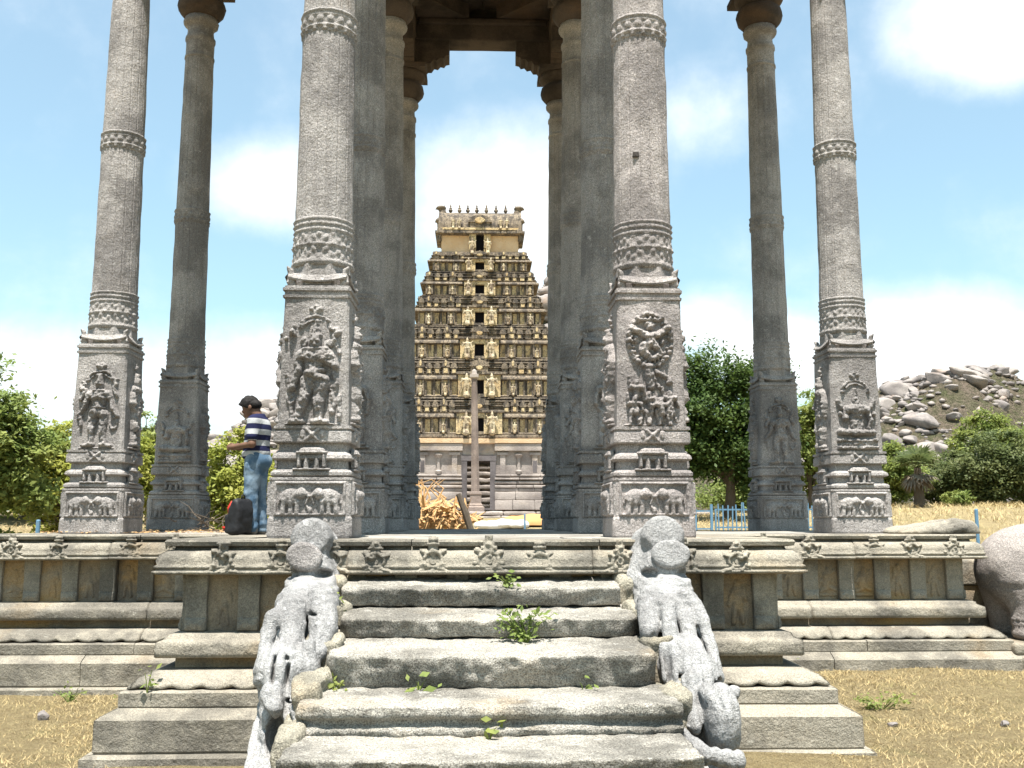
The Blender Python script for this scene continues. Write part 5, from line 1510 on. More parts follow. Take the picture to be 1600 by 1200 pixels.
def hill(name, label, peaks, ext, n_b, smin_, smax_, seed, view, base_amp=1.0, ex=2.4):
    """peaks: (x, y, height, rx, ry)"""
    x0_, x1_, y0_, y1_ = ext
    nx, ny = 90, 60
    gx_ = np.linspace(x0_, x1_, nx); gy_ = np.linspace(y0_, y1_, ny)

    def hz(x, y):
        x = np.asarray(x, float); y = np.asarray(y, float)
        z = 0
        for (cx, cy, h_, rx, ry) in peaks:
            z = np.maximum(z, h_ * np.exp(-(np.abs((x - cx) / rx) ** ex + np.abs((y - cy) / ry) ** 2.4)))
        P = np.stack([x, y, 0 * x], -1)
        return z * (1 + 0.16 * fbm(P, 0.045, 4, seed)) + 0.8 * base_amp * fbm(P, 0.2, 3, seed + 3) * np.clip(z / 6, 0, 1) + 1.8
    Xg, Yg = np.meshgrid(gx_, gy_, indexing='ij')
    o = obj(name, mesh(name, np.stack([Xg.ravel(), Yg.ravel(), hz(Xg, Yg).ravel()], 1), gridfaces(nx, ny), True), M['scrub'])
    tag(o, label, kind='structure')
    rg = np.random.default_rng(seed)
    made = 0; tries = 0
    while made < n_b and tries < n_b * 30:
        tries += 1
        y = rg.uniform(y0_, y1_)
        a0_, a1_ = view[int(rg.integers(0, len(view)))]
        x = float(at(rg.uniform(a0_, a1_), 700, y)[0])      # the flanks in sight of the temple
        z = float(hz(x, y))
        if z < 4: continue
        # camera-side slope or the crest
        zb_ = float(hz(x, y + 4)); zf = float(hz(x, y - 4))
        if zf > z + 0.3: continue
        dens = float(vnoise(np.array([[x, y, 0.0]]), 0.07, seed)[0])
        if dens < 0.05 and rg.uniform() < 0.9: continue
        s_ = smin_ * (smax_ / smin_) ** (rg.uniform() ** 1.7)
        obj('boulder', BOULD[int(rg.integers(0, 8))], None, o, (x, y, z + 0.15 * s_), (rg.uniform(-.35, .35), rg.uniform(-.35, .35), rg.uniform(0, 6.28)), (s_, s_, s_ * rg.uniform(0.7, 1.1)))
        made += 1
    # smaller rocks between the boulders
    VV, FF, no_ = [], [], 0
    bq = bmesh.new(); bmesh.ops.create_icosphere(bq, subdivisions=1, radius=1.0)
    bv = np.array([v.co[:] for v in bq.verts]); bf = np.array([[v.index for v in f.verts] for f in bq.faces]); bq.free()
    for _ in range(2600):
        y = rg.uniform(y0_, y1_); a0_, a1_ = view[int(rg.integers(0, len(view)))]; x = float(at(rg.uniform(a0_, a1_), 700, y)[0]); z = float(hz(x, y))
        if z < 4 or float(hz(x, y - 4)) > z + 0.4: continue
        if float(vnoise(np.array([[x, y, 0.0]]), 0.07, seed)[0]) < -0.15 and rg.uniform() < 0.7: continue
        s_ = smin_ * rg.uniform(0.35, 1.0)
        q = bv * (1 + 0.35 * rg.normal(size=(len(bv), 1)) * 0.6) * np.array([1.2, 1, 0.75]) * s_
        VV.append(q + np.array([x, y, z + 0.1 * s_])); FF.append(bf + no_); no_ += len(bv)
    rk = obj('rubble', mesh('rubble', np.concatenate(VV), np.concatenate(FF)), M['boulder'], o)
    rk['kind'] = 'stuff'
    return o, hz


def hp(px, py, Y):
    p = at(px, py, Y); return p[0], p[2]


hillR, hzR = hill('hill', 'boulder-strewn scrub hill behind the hedge and palm', [(hp(1440, 575, 185)[0], 190, hp(1440, 574, 185)[1] - 1.8, 22, 26), (hp(1560, 575, 195)[0], 200, hp(1560, 570, 195)[1] - 1.8, 26, 26), (hp(1680, 540, 200)[0], 205, hp(1680, 560, 200)[1] - 2, 30, 26), (hp(1260, 610, 180)[0], 188, hp(1260, 640, 180)[1] - 1.8, 22, 24), (hp(1500, 660, 140)[0], 150, 11, 40, 18)],
                  (25, 190, 115, 235), 300, 0.8, 2.8, 3, ((1350, 1640), (1350, 1640), (1225, 1300)))
hillC, hzC = hill('hill', 'steep pinkish granite hill rising directly behind the gateway tower', [(hp(898, 400, 240)[0], 250, hp(898, 412, 240)[1] - 2, 18, 30), (hp(960, 560, 240)[0], 250, 20, 30, 30)], (-25, 90, 200, 300), 150, 1.5, 6.0, 5, ((780, 1010),), ex=4.0)
hillL, hzL = hill('hill', 'boulder-covered hill rising behind the man and the pillars', [(hp(510, 560, 210)[0], 218, hp(510, 585, 210)[1] - 1.8, 13, 26), (hp(430, 615, 200)[0], 208, hp(430, 635, 200)[1] - 1.8, 14, 24), (hp(350, 690, 195)[0], 203, hp(350, 690, 195)[1] - 1.8, 22, 24)], (-100, 5, 150, 260), 290, 0.7, 2.4, 8, ((290, 460), (290, 460), (150, 660)))

# ------------------------------------------------------------------ trees and shrubs
def leaf_mat(name, c1, c2, c3):
    m, t, b = pmat(name, 0.6, 0.3)
    g = t.nodes.new('ShaderNodeNewGeometry')
    n = noise_node(t, g.outputs['Position'], 0.9, 4, 0.6)
    n2 = noise_node(t, g.outputs['Position'], 14, 2, 0.6)
    c = mixcol(t, maprange(t, n, 0.35, 0.65), c1, c2)
    c = mixcol(t, maprange(t, n2, 0.45, 0.7, 0, 0.7), c, c3)
    t.links.new(c, b.inputs['Base Color'])
    tr = t.nodes.new('ShaderNodeBsdfTranslucent')
    t.links.new(c, tr.inputs['Color'])
    mx = t.nodes.new('ShaderNodeMixShader'); mx.inputs[0].default_value = 0.45
    o = t.nodes['Material Output']
    t.links.new(b.outputs[0], mx.inputs[1]); t.links.new(tr.outputs[0], mx.inputs[2]); t.links.new(mx.outputs[0], o.inputs['Surface'])
    return m


M['leaf_bright'] = leaf_mat('yellow_green_leaves', (0.28, 0.31, 0.06), (0.38, 0.36, 0.08), (0.16, 0.2, 0.04))
M['leaf_mid'] = leaf_mat('green_leaves', (0.18, 0.235, 0.06), (0.26, 0.285, 0.075), (0.1, 0.145, 0.04))
M['leaf_dark'] = leaf_mat('dark_green_leaves', (0.045, 0.085, 0.02), (0.08, 0.12, 0.028), (0.10, 0.15, 0.032))
M['leaf_dull'] = leaf_mat('dusty_green_leaves', (0.10, 0.13, 0.045), (0.15, 0.165, 0.06), (0.06, 0.085, 0.03))
m_, t, b = pmat('bark', 0.95, 0.1)
g = t.nodes.new('ShaderNodeNewGeometry').outputs['Position']
nn = noise_node(t, g, 12, 4, 0.65, (1, 1, 0.2))
t.links.new(mixcol(t, nn, (0.05, 0.04, 0.032), (0.13, 0.105, 0.08)), b.inputs['Base Color'])
bump(t, b, nn, 0.8, 0.03)
M['bark'] = m_


def leaves(cent, nrm, size, rg, asp=0.5):
    """one pointed leaf face (two triangles) per point"""
    n = len(cent)
    d = rg.normal(size=(n, 3)); d[:, 2] *= 0.6; d[:, 2] -= 0.25
    d /= np.linalg.norm(d, axis=1, keepdims=True)
    s = np.cross(d, nrm + 0.4 * rg.normal(size=(n, 3))); s /= np.linalg.norm(s, axis=1, keepdims=True) + 1e-9
    sz = (size * rg.uniform(0.6, 1.3, n))[:, None]
    a = cent - d * sz * 0.5; c = cent + d * sz * 0.5
    bb = cent + s * sz * asp * 0.5; dd = cent - s * sz * asp * 0.5
    V = np.stack([a, bb, c, dd], 1).reshape(-1, 3)
    return V, np.arange(n * 4).reshape(n, 4)


def crown_mesh(name, rx, ry, rz, nclump, nleaf, size, rg, flat=0.0, mat='leaf_mid', lobes=None, bottom=-1.0):
    cs = []
    lob = lobes if lobes is not None else [(0, 0, 0, 1.0)]
    while len(cs) < nclump:
        lx, ly, lz, ls = lob[int(rg.integers(0, len(lob)))]
        v = rg.normal(size=3); v /= np.linalg.norm(v)
        if v[2] < bottom: continue
        r_ = rg.uniform(0.55, 1.02) * (1 + 0.18 * float(vnoise(v[None], 1.8, 5)[0]))
        cs.append((np.array([lx, ly, lz]) + v * r_ * ls, v))
    PT, NR = [], []
    for c_, v in cs:
        k = int(nleaf * 1.75 * rg.uniform(0.6, 1.4))
        q = rg.normal(size=(k, 3)) * np.array([1, 1, 0.6])
        cl = rg.uniform(0.10, 0.2)
        PT.append(c_ * np.array([rx, ry, rz]) + q * cl * np.array([rx + ry, rx + ry, rx + ry]) * 0.42)
        NR.append(np.tile(v * 0.6 + np.array([0, 0, 0.8]), (k, 1)))
    V, Fc = leaves(np.concatenate(PT), np.concatenate(NR), size, rg)
    me = mesh(name, V, Fc)
    me.materials.append(M[mat])
    return me, [c_ * np.array([rx, ry, rz]) for c_, v in cs]


def tree(name, label, px, Y, base_px_y, top_px_y, half_px, mat, rg, group=None, trunk=0.28, nclump=110, nleaf=75, size=0.16, lobes=None, tr=0.14, bottom=-1.0, cat='tree', depth=1.0):
    x = float(at(px, 800, Y)[0])
    zb = float(ground_z(np.array([x]), np.array([Y]))[0])
    zt = float(at(px, top_px_y, Y)[2])
    H_ = zt - zb
    rx = half_px * Y / F_PX
    root = thing(name, label, cat, (x, Y, zb), 0, group)
    z0 = H_ * trunk
    rz = (H_ - z0) / 2
    me, cs = crown_mesh('crown', rx, rx * depth, rz, nclump, nleaf, size, rg, mat=mat, lobes=lobes, bottom=bottom)
    obj('crown', me, None, root, (0, 0, z0 + rz))
    mb_ = MB()
    lean = rg.normal(size=2) * 0.12 * tr / 0.14
    top = np.array([lean[0] * 2, lean[1] * 2, z0 + rz * 0.7])
    mb_.tube([(0, 0, -0.2), (lean[0], lean[1], z0 * 0.7 + 0.1), tuple(top)], [tr * 1.15, tr * 0.85, tr * 0.4], 8)
    for c_ in cs[:16]:
        s_ = np.array([lean[0], lean[1], z0 * 0.7 + 0.1]) * rg.uniform(0.8, 1.0) + np.array([0, 0, rg.uniform(0, rz * 0.5)])
        e_ = c_ * 0.85 + np.array([0, 0, z0 + rz])
        m2 = (s_ + e_) / 2 + rg.normal(size=3) * 0.12 * rx + np.array([0, 0, 0.08 * rz])
        mb_.tube([tuple(s_), tuple(m2), tuple(e_)], [tr * 0.45, tr * 0.3, tr * 0.1], 5)
    mb_.build('trunk', M['bark'], root)
    return root


rg = np.random.default_rng(5)
LB = [(-.5, 0, -.2, .62), (.45, .1, -.1, .6), (0, 0, .3, .68), (-.1, .2, -.45, .6), (.2, -.3, .0, .6)]
GL = 'trees growing beyond the platform on the deity-carved pillar side'
tree('leafy_tree', 'tallest green tree beyond the platform, outside the standing-deity pillar', -20, 27, 830, 560, 92, 'leaf_mid', rg, GL, 0.16, 150, 90, 0.17, LB, .2)
tree('leafy_tree', 'bright rounded bushy tree between the tallest green tree and the standing-deity pillar', 92, 31, 830, 645, 62, 'leaf_bright', rg, GL, 0.14, 120, 85, 0.16, LB, .12)
tree('leafy_tree', 'thin-topped tree showing between the standing-deity pillar and the shaded outer pillar', 232, 40, 825, 622, 40, 'leaf_mid', rg, GL, 0.3, 60, 50, 0.17, LB, .12)
tree('leafy_tree', 'dense yellow-green tree low behind the standing-deity pillar', 190, 34, 830, 668, 70, 'leaf_bright', rg, GL, 0.12, 120, 80, 0.16, LB, .12)
tree('leafy_tree', 'yellow-green low-branching tree just behind the man and backpack', 362, 29, 825, 664, 68, 'leaf_bright', rg, GL, 0.22, 130, 85, 0.15, LB, .10)
tree('leafy_tree', 'yellow-green bush partly hidden by the warrior-carved pillar', 440, 33, 825, 690, 48, 'leaf_bright', rg, GL, 0.15, 70, 75, 0.16, LB, .10)
tree('leafy_tree', 'shadowy far bush filling the gap low beyond the deity pillar', 40, 40, 830, 700, 110, 'leaf_mid', rg, GL, 0.1, 110, 75, 0.2, LB, .10)
LR = [(-.6, 0, -.5, .5), (.55, 0, -.55, .5), (-.55, 0, .45, .45), (.5, 0, .48, .45), (-.45, 0, .05, .6), (.5, .1, .15, .58), (0, 0, .38, .62), (-.1, .2, -.35, .55), (.35, -.3, -.3, .55), (-.5, 0, -.35, .5)]
tree('shade_tree', 'large dark green shade tree with bare dark trunk behind the blue fence', 1138, 40, 800, 540, 108, 'leaf_dark', rg, None, 0.15, 290, 95, 0.19, LR, .24)
GR = 'trees and shrubs beyond the platform on the seated-deity pillar side'
tree('leafy_tree', 'olive green tree squeezed between the shade tree and the seated-deity pillar', 1268, 47, 800, 580, 52, 'leaf_mid', rg, GR, 0.05, 150, 85, 0.2, LB, .15)
tree('leafy_tree', 'low bush behind the blue fence under the shade tree', 1160, 60, 800, 745, 70, 'leaf_mid', rg, GR, 0.05, 80, 70, 0.22, LB, .1, cat='bush')
for k, (px, ty, hp_, mt, lb) in enumerate(((1400, 690, 50, 'leaf_mid', 'mid-green shrub right behind the fan palm'), (1495, 700, 66, 'leaf_dull', 'dusty green hedge shrub beside the fan palm'), (1568, 668, 68, 'leaf_dull', 'tall dusty hedge shrub behind the stone elephant'), (1635, 645, 70, 'leaf_mid', 'tallest hedge shrub at the far end behind the stone elephant'))):
    tree('hedge_shrub', lb, px, 50 + 2 * (k % 2), 800, ty, hp_, mt, rg, GR, 0.0, 170, 85, 0.19, LB, .1, cat='shrub')
tree('hedge_shrub', 'small pale shrub at the foot of the hedge by the palm', 1498, 44, 802, 768, 22, 'leaf_mid', rg, GR, 0.05, 40, 60, 0.13, None, .05, cat='shrub')
tree('hedge_shrub', 'yellowish leafy crown topping the hedge before the boulder hill', 1545, 56, 800, 640, 52, 'leaf_mid', rg, GR, 0.45, 60, 60, 0.24, LB, .1, cat='shrub')

# fan palm with a skirt of dead leaves
pxp, Yp = 1437, 43.0
xp = float(at(pxp, 800, Yp)[0]); zp = float(ground_z(np.array([xp]), np.array([Yp]))[0]); hp_ = float(at(pxp, 690, Yp)[2]) - zp
palm = thing('fan_palm', 'small fan palm with green fans above a skirt of grey dead leaves', 'palm', (xp, Yp, zp))
mb = MB(); mb.tube([(0, 0, -0.1), (0.03, 0, hp_ * 0.35), (0, 0, hp_ * 0.6)], [0.25, 0.2, 0.15], 9); mb.build('trunk', M['bark'], palm)
m_, t, b = pmat('dead_palm_leaf', 0.9, 0.1)
g = t.nodes.new('ShaderNodeNewGeometry').outputs['Position']
t.links.new(mixcol(t, noise_node(t, g, 7, 3, 0.6), (0.30, 0.25, 0.19), (0.12, 0.095, 0.075)), b.inputs['Base Color'])
M['dead_leaf'] = m_


def fan(mb_, org, az, el, ln, rad, k=11):
    d = np.array([math.cos(az) * math.cos(el), math.sin(az) * math.cos(el), math.sin(el)])
    s = np.array([-math.sin(az), math.cos(az), 0]); u = np.cross(s, d) * -1
    hub = np.array(org) + d * ln
    mb_.tube([org, tuple(hub)], [0.03, 0.02], 4)
    for i in range(k):
        a = (i / (k - 1) - 0.5) * 3.6
        e = d * math.cos(a) + s * math.sin(a)
        tip = hub + e * rad + np.array([0, 0, -0.18 * rad])
        mid = hub + e * rad * 0.6
        w_ = np.cross(e, u) * 0.09 * rad
        mb_.add([hub, mid + w_, tip, mid - w_], [(0, 1, 2, 3)])


mb = MB()
for k in range(16): fan(mb, (0, 0, hp_ * 0.6), rg.uniform(0, 6.28), rg.uniform(0.1, 1.3), 0.55, 0.75)
mb.build('green_fans', M['leaf_dull'], palm)
mb = MB()
for k in range(14): fan(mb, (0, 0, hp_ * 0.55), rg.uniform(0, 6.28), rg.uniform(-1.2, -0.35), 0.45, 0.6)
mb.build('dead_fans', M['dead_leaf'], palm)

# ------------------------------------------------------------------ blue fence
m_, t, b = pmat('faded_blue_paint', 0.6, 0.3)
g = t.nodes.new('ShaderNodeNewGeometry').outputs['Position']
t.links.new(mixcol(t, maprange(t, noise_node(t, g, 9, 4, 0.7), 0.55, 0.75), (0.10, 0.20, 0.30), (0.16, 0.17, 0.17)), b.inputs['Base Color'])
M['blue'] = m_
Yf = 33.0
f0 = at(1088, 832, Yf); f1 = at(1180, 832, Yf)
zf = float(ground_z(np.array([f0[0]]), np.array([Yf]))[0])
fz1 = float(at(1100, 795, Yf)[2])
fence = thing('picket_fence', 'faded blue metal fence with gate frame behind the platform', 'fence', (f0[0], Yf, zf))
Lf = f1[0] - f0[0]
for q, wq in ((0.0, 0.05), (0.52, 0.08), (0.66, 0.05)):
    MB().box(q - wq / 2, q + wq / 2, -wq / 2, wq / 2, -0.1, fz1 - zf + (0.15 if wq > .06 else 0)).build('post', M['blue'], fence)
MB().box(0.03, 0.47, -0.02, 0.02, fz1 - zf - 0.1, fz1 - zf - 0.05).build('rail', M['blue'], fence)
MB().box(0.03, 0.47, -0.02, 0.02, 0.35, 0.4).build('rail', M['blue'], fence)
for zq in (0.4, fz1 - zf - 0.05):
    MB().box(0.7, 4.3, 0.03, 0.06, zq, zq + 0.05).build('rail', M['blue'], fence)
pk = MB().box(-0.02, 0.02, -0.015, 0.015, 0, 1); PK = mesh('picket', np.concatenate(pk.V), pk.F); PK.materials.append(M['blue'])
for k in range(24):
    obj('picket', PK, None, fence, (0.76 + 0.15 * k, 0, 0.1), (0, rg.normal() * 0.02, 0), (1, 1, fz1 - zf + rg.uniform(-0.05, 0.12)))
for (px, py, Yq, lb) in ((1525, 795, 30.0, 'single blue fence post behind the humped stone beside the elephant'), (60, 812, 26.0, 'single blue fence post among the trees outside the standing-deity pillar'), (703, 800, 36.0, 'thin blue post behind the dried frond heap'), (820, 803, 36.5, 'thin blue post beside the white sack')):
    p = at(px, py, Yq); z0 = float(ground_z(np.array([p[0]]), np.array([Yq]))[0])
    r_ = 0.055 if Yq < 32 else 0.035
    o = MB().tube([(0, 0, -0.1), (0, 0, p[2] - z0 - 0.02), (0, 0, p[2] - z0)], [r_, r_, r_ * 0.6], 8).build('fence_post', M['blue'], None, loc=(p[0], Yq, z0))
    tag(o, lb, 'post', 'blue fence posts')

# ------------------------------------------------------------------ heap of dried palm fronds, leaning stick, white sack, sand
m_, t, b = pmat('dried_frond', 0.8, 0.2)
g = t.nodes.new('ShaderNodeNewGeometry').outputs['Position']
cc = mixcol(t, maprange(t, noise_node(t, g, 6, 4, 0.7), 0.35, 0.65), (0.49, 0.31, 0.14), (0.34, 0.185, 0.08))
cc = mixcol(t, maprange(t, noise_node(t, g, 17, 2, 0.7), 0.55, 0.7), cc, (0.55, 0.42, 0.24))
t.links.new(cc, b.inputs['Base Color'])
M['frond'] = m_
Yh = 28.2
hq = at(690, 830, Yh); hz0 = float(ground_z(np.array([hq[0]]), np.array([Yh]))[0])
htop = float(at(690, 772, Yh)[2]) - hz0
heap = thing('frond_heap', 'tangled heap of dried golden palm fronds behind the pavilion', 'heap', (hq[0], Yh, hz0))


def strip(mb_, pts, wd, nrm):
    V, Fc = [], []
    for i, p in enumerate(pts):
        p = np.array(p); d = np.array(pts[min(i + 1, len(pts) - 1)]) - np.array(pts[max(i - 1, 0)])
        s = np.cross(d, nrm); s /= np.linalg.norm(s) + 1e-9
        w_ = wd * (1 - abs(i / (len(pts) - 1) - 0.35) * 1.3)
        V += [p + s * max(w_, 0.004), p + np.array(nrm) * wd * 0.25, p - s * max(w_, 0.004)]
    for i in range(len(pts) - 1):
        for j in range(2):
            Fc.append((i * 3 + j, (i + 1) * 3 + j, (i + 1) * 3 + j + 1, i * 3 + j + 1))
    mb_.add(V, Fc)


for k in range(285):
    mb = MB()
    h_ = htop * rg.uniform(0.15, 0.86)
    rr_ = 1.15 * math.sqrt(max(0, 1 - h_ / (htop * 1.1)))
    a = rg.uniform(0, 6.28)
    c_ = np.array([rr_ * math.cos(a) * rg.uniform(.5, 1.2), rr_ * math.sin(a) * 0.8 - 0.2, h_])
    az, el = rg.uniform(0, 6.28), rg.normal() * 0.7 + 0.1
    ln = rg.uniform(0.5, 1.3)
    d = np.array([math.cos(az) * math.cos(el), math.sin(az) * math.cos(el), math.sin(el)])
    pts = [c_ + d * ln * (q - 0.5) + np.array([0, 0, -0.2 * ln * (q - 0.4) ** 2]) for q in np.linspace(0, 1, 6)]
    pts = [np.array([p[0], p[1], max(p[2], 0.03)]) for p in pts]
    strip(mb, pts, rg.uniform(0.025, 0.07), rg.normal(size=3) * 0.4 + np.array([0, -0.9, 0.6]))
    mb.build('frond', M['frond'], heap)
for k in range(12):
    mb = MB()
    x_ = rg.uniform(-0.8, -0.1)
    strip(mb, [np.array([x_ + 0.05 * q * rg.normal(), -0.5 + 0.05 * q, htop * (0.55 + 0.13 * q)]) for q in range(6)], 0.05, (0, -1, 0.1))
    mb.build('frond', M['frond'], heap)
hm, hf = sdf_mesh(lambda P: ell(P, (0, 0, 0), (1.0, 0.8, htop * 0.82)) + 0.12 * fbm(P, 2.5, 3, 4), (-1.5, -1.4, -0.02), (1.5, 1.4, htop * 1.05), 0.09)
obj('frond_core', mesh('frond_core', hm, hf), M['frond'], heap)
p0, p1 = at(736, 834, 27.2), at(716, 772, 27.3)
zst = float(ground_z(np.array([p0[0]]), np.array([27.2]))[0])
dirn = (p1 - p0) / (p1[2] - p0[2])
o = MB().tube([tuple(p0 - np.array([p0[0], 27.2, zst]) + dirn * (zst - p0[2])), tuple((p0 + p1) / 2 - np.array([p0[0], 27.2, zst]) + np.array([0.03, 0, 0])), tuple(p1 - np.array([p0[0], 27.2, zst]))], [0.09, 0.1, 0.07], 7).build('wooden_stake', M['bark'], None, loc=(p0[0], 27.2, zst))
tag(o, 'dark thick stick leaning against the dried frond heap', 'stick')

m_, t, b = pmat('white_sheeting', 0.6, 0.3)
b.inputs['Base Color'].default_value = (0.72, 0.70, 0.70, 1)
M['white'] = m_
Ys = 37.0
sq_ = at(800, 826, Ys); sz0 = float(ground_z(np.array([sq_[0]]), np.array([Ys]))[0])
stp = float(at(800, 812, Ys)[2]) - sz0
V, Fc = sdf_mesh(lambda P: union(P, [('e', (0, 0, stp * .45), (.58, .4, stp * .55)), ('e', (.35, .05, stp * .4), (.32, .35, stp * .42)), ('c', (-.4, 0, stp * .28), (-1.3, -.1, .12), .22, .12)], .12) + 0.05 * fbm(P, 3.2, 3, 7), (-1.8, -.8, -0.05), (1.1, .8, stp * 1.3), 0.05)
o = obj('white_sack', mesh('white_sack', V, Fc, True), M['white'], None, (sq_[0], Ys, sz0))
tag(o, 'crumpled white sack lying on the ground before the tower', 'sack')
m_, t, b = pmat('orange_sand', 1.0, 0.05)
g = t.nodes.new('ShaderNodeNewGeometry').outputs['Position']
t.links.new(mixcol(t, noise_node(t, g, 8, 4, 0.6), (0.52, 0.27, 0.11), (0.40, 0.20, 0.09)), b.inputs['Base Color'])
qs = at(838, 826, 38.0); zs = float(ground_z(np.array([qs[0]]), np.array([38.0]))[0])
V, Fc = sdf_mesh(lambda P: ell(P, (0, 0, 0), (1.5, .9, .42)) + 0.06 * fbm(P, 2, 3, 2), (-1.8, -1.2, -0.06), (1.8, 1.2, .6), 0.09)
tag(obj('sand_pile', mesh('sand_pile', V, Fc, True), m_, None, (qs[0], 38.0, zs)), 'low pile of orange sand next to the white sack', 'sand')

# ------------------------------------------------------------------ stone elephant and humped carving
Ye = 13.1
def EP(px, py, dy=0.0):
    p = at(px, py, Ye); return (float(p[0]), Ye + dy, float(p[2]))


EX, EZ = EP(1588, 900)[0], 0.44
ele3 = []
bc = EP(1705, 890)


def ele_fn(P):
    d_ = union(P, [('e', (EX + 1.05, Ye + .1, 1.33), (1.28, .62, .66)), ('e', (EX + .25, Ye + .1, 1.33), (.72, .56, .58)), ('e', (EX + 2.1, Ye + .1, 1.55), (.5, .45, .55))], 0.15)
    lg = union(P, [('c', (EX + .02, Ye - .12, 1.1), (EX + .0, Ye - .22, .80), .36, .20), ('c', (EX + .0, Ye - .22, .80), (EX - .03, Ye - .24, .58), .19, .17), ('e', (EX + .0, Ye - .27, .52), (.22, .24, .09)),
                   ('c', (EX + .02, Ye + .35, 1.1), (EX, Ye + .4, .58), .34, .17), ('c', (EX + 1.6, Ye - .15, 1.1), (EX + 1.65, Ye - .2, .55), .33, .18), ('c', (EX + 1.6, Ye + .35, 1.1), (EX + 1.65, Ye + .4, .55), .33, .18),
                   ('c', (EX + 2.5, Ye, 1.4), (EX + 2.75, Ye - .02, .95), .22, .15), ('c', (EX + 2.75, Ye - .02, .95), (EX + 2.7, Ye, .6), .15, .1)], 0.06)
    d_ = smin(d_, lg, 0.09)
    for zr in (.66, .72):
        d_ = smin(d_, np.hypot(np.hypot(P[:, 0] - EX + .02, P[:, 1] - Ye + .235) - .185, (P[:, 2] - zr)) - .022, .01)
    strap = np.abs(np.abs(P[:, 2] - 1.08 + .12 * (P[:, 0] - EX)) - 0) - .012
    d_ = d_ + 0.012 * sstep(0.012, 0.0, strap) * (P[:, 0] > EX - .5)
    return d_ + 0.010 * fbm(P, 5, 3, 2)


V, Fc = sdf_mesh(ele_fn, (EX - .85, Ye - .85, .40), (EX + 3.1, Ye + .95, 2.3), 0.035)
V[:, 0] -= EX; V[:, 1] -= Ye; V[:, 2] -= EZ
M['elephant'] = stone('pinkish_elephant_stone', (0.31, 0.28, 0.26), (0.21, 0.185, 0.172), (0.41, 0.38, 0.355), warm_amt=0.06, pale_amt=0.25, speck=0.4, bmp=0.9)
ele_root = thing('stone_elephant', 'smooth pinkish standing stone elephant at the end of the platform', 'statue', (EX, Ye, EZ))
obj('body', mesh('body', V, Fc, True), M['elephant'], ele_root)
V, Fc = worn_block(3.6, 1.5, 0.14, 0.04, 0.2, 0.012, 3, 7)
obj('base_slab', mesh('base_slab', V, Fc), M['plinth'], ele_root, (1.35, 0.05, -0.13))
V, Fc = worn_block(3.9, 1.8, 0.36, 0.04, 0.3, 0.012, 3, 8)
obj('base_block', mesh('base_block', V, Fc), M['plinth'], ele_root, (1.55, 0.1, -0.50))
V, Fc = worn_block(3.4, 2.4, 0.6, 0.04, 0.3, 0.012, 3, 8)
Yu = 13.15
def UP(px, py):
    p = at(px, py, Yu); return np.array([p[0], Yu, p[2]])


us = [UP(1408, 838), UP(1455, 831), UP(1490, 827), UP(1512, 829), UP(1530, 838)]
uo = np.array([UP(1470, 840)[0], Yu, ZP])


def hump_fn(P):
    Q = P + uo
    d_ = union(Q, [('c', us[0], us[1], .07, .10), ('c', us[1], us[2], .11, .13), ('c', us[2], us[3], .14, .13), ('c', us[3], us[4], .12, .06), ('c', us[0] + np.array([0, .3, 0]), us[2] + np.array([0, .3, 0]), .12, .14)], .05)
    lid = np.abs(caps(Q, us[1] + np.array([0.05, -.12, .0]), us[2] + np.array([.05, -.14, .02]), .05, .05)) - .012
    d_ = smin(d_, lid, .01)
    return np.maximum(d_ + .008 * fbm(P, 8, 3, 3), -P[:, 2] - 0.0)


V, Fc = sdf_mesh(hump_fn, (-.75, -.4, -.02), (.75, .6, .45), 0.02)
o = obj('humped_carving', mesh('humped_carving', V, Fc, True), M['plinth'], None, tuple(uo))
tag(o, 'low humped carved stone on the platform rim next to the stone elephant', 'carving')

# ------------------------------------------------------------------ man in a striped shirt and his backpack
PXm, PYm = float(at(396, 830, 12.45)[0]), 12.45


def plain(name, c, rough=0.8, var=0.25, sc=8):
    m, t, b = pmat(name, rough, 0.25)
    g = t.nodes.new('ShaderNodeNewGeometry').outputs['Position']
    n = noise_node(t, g, sc, 4, 0.65)
    t.links.new(mixcol(t, maprange(t, n, 0.35, 0.7), c, tuple(v * (1 - var) for v in c)), b.inputs['Base Color'])
    bump(t, b, n, 0.3, 0.02)
    return m


M['skin'] = plain('brown_skin', (0.135, 0.072, 0.046), 0.55, 0.15)
M['hair'] = plain('black_hair', (0.010, 0.008, 0.007), 0.75, 0.3, 60)
M['shoe'] = plain('grey_shoe', (0.16, 0.15, 0.14), 0.8)
M['black_cloth'] = plain('black_nylon', (0.015, 0.015, 0.017), 0.6, 0.2, 20)
M['red_cloth'] = plain('red_nylon', (0.50, 0.035, 0.02), 0.6, 0.2, 20)
m_, t, b = pmat('blue_denim', 0.9, 0.15)
g = t.nodes.new('ShaderNodeNewGeometry').outputs['Position']
n = noise_node(t, g, 5, 4, 0.6)
cc = mixcol(t, maprange(t, n, 0.42, 0.62), (0.06, 0.105, 0.16), (0.16, 0.215, 0.27))
t.links.new(cc, b.inputs['Base Color']); bump(t, b, noise_node(t, g, 11, 4, 0.6, (1, 1, 0.5)), 0.6, 0.03)
M['denim'] = m_
m_, t, b = pmat('striped_cotton', 0.9, 0.1)
tcn = t.nodes.new('ShaderNodeTexCoord').outputs['Object']
sp = t.nodes.new('ShaderNodeSeparateXYZ'); t.links.new(tcn, sp.inputs[0])
md = t.nodes.new('ShaderNodeMath'); md.operation = 'PINGPONG'; md.inputs[1].default_value = 0.066
t.links.new(sp.outputs['Z'], md.inputs[0])
st = maprange(t, md.outputs[0], 0.031, 0.035)
cc = mixcol(t, st, (0.016, 0.018, 0.05), (0.34, 0.345, 0.35))
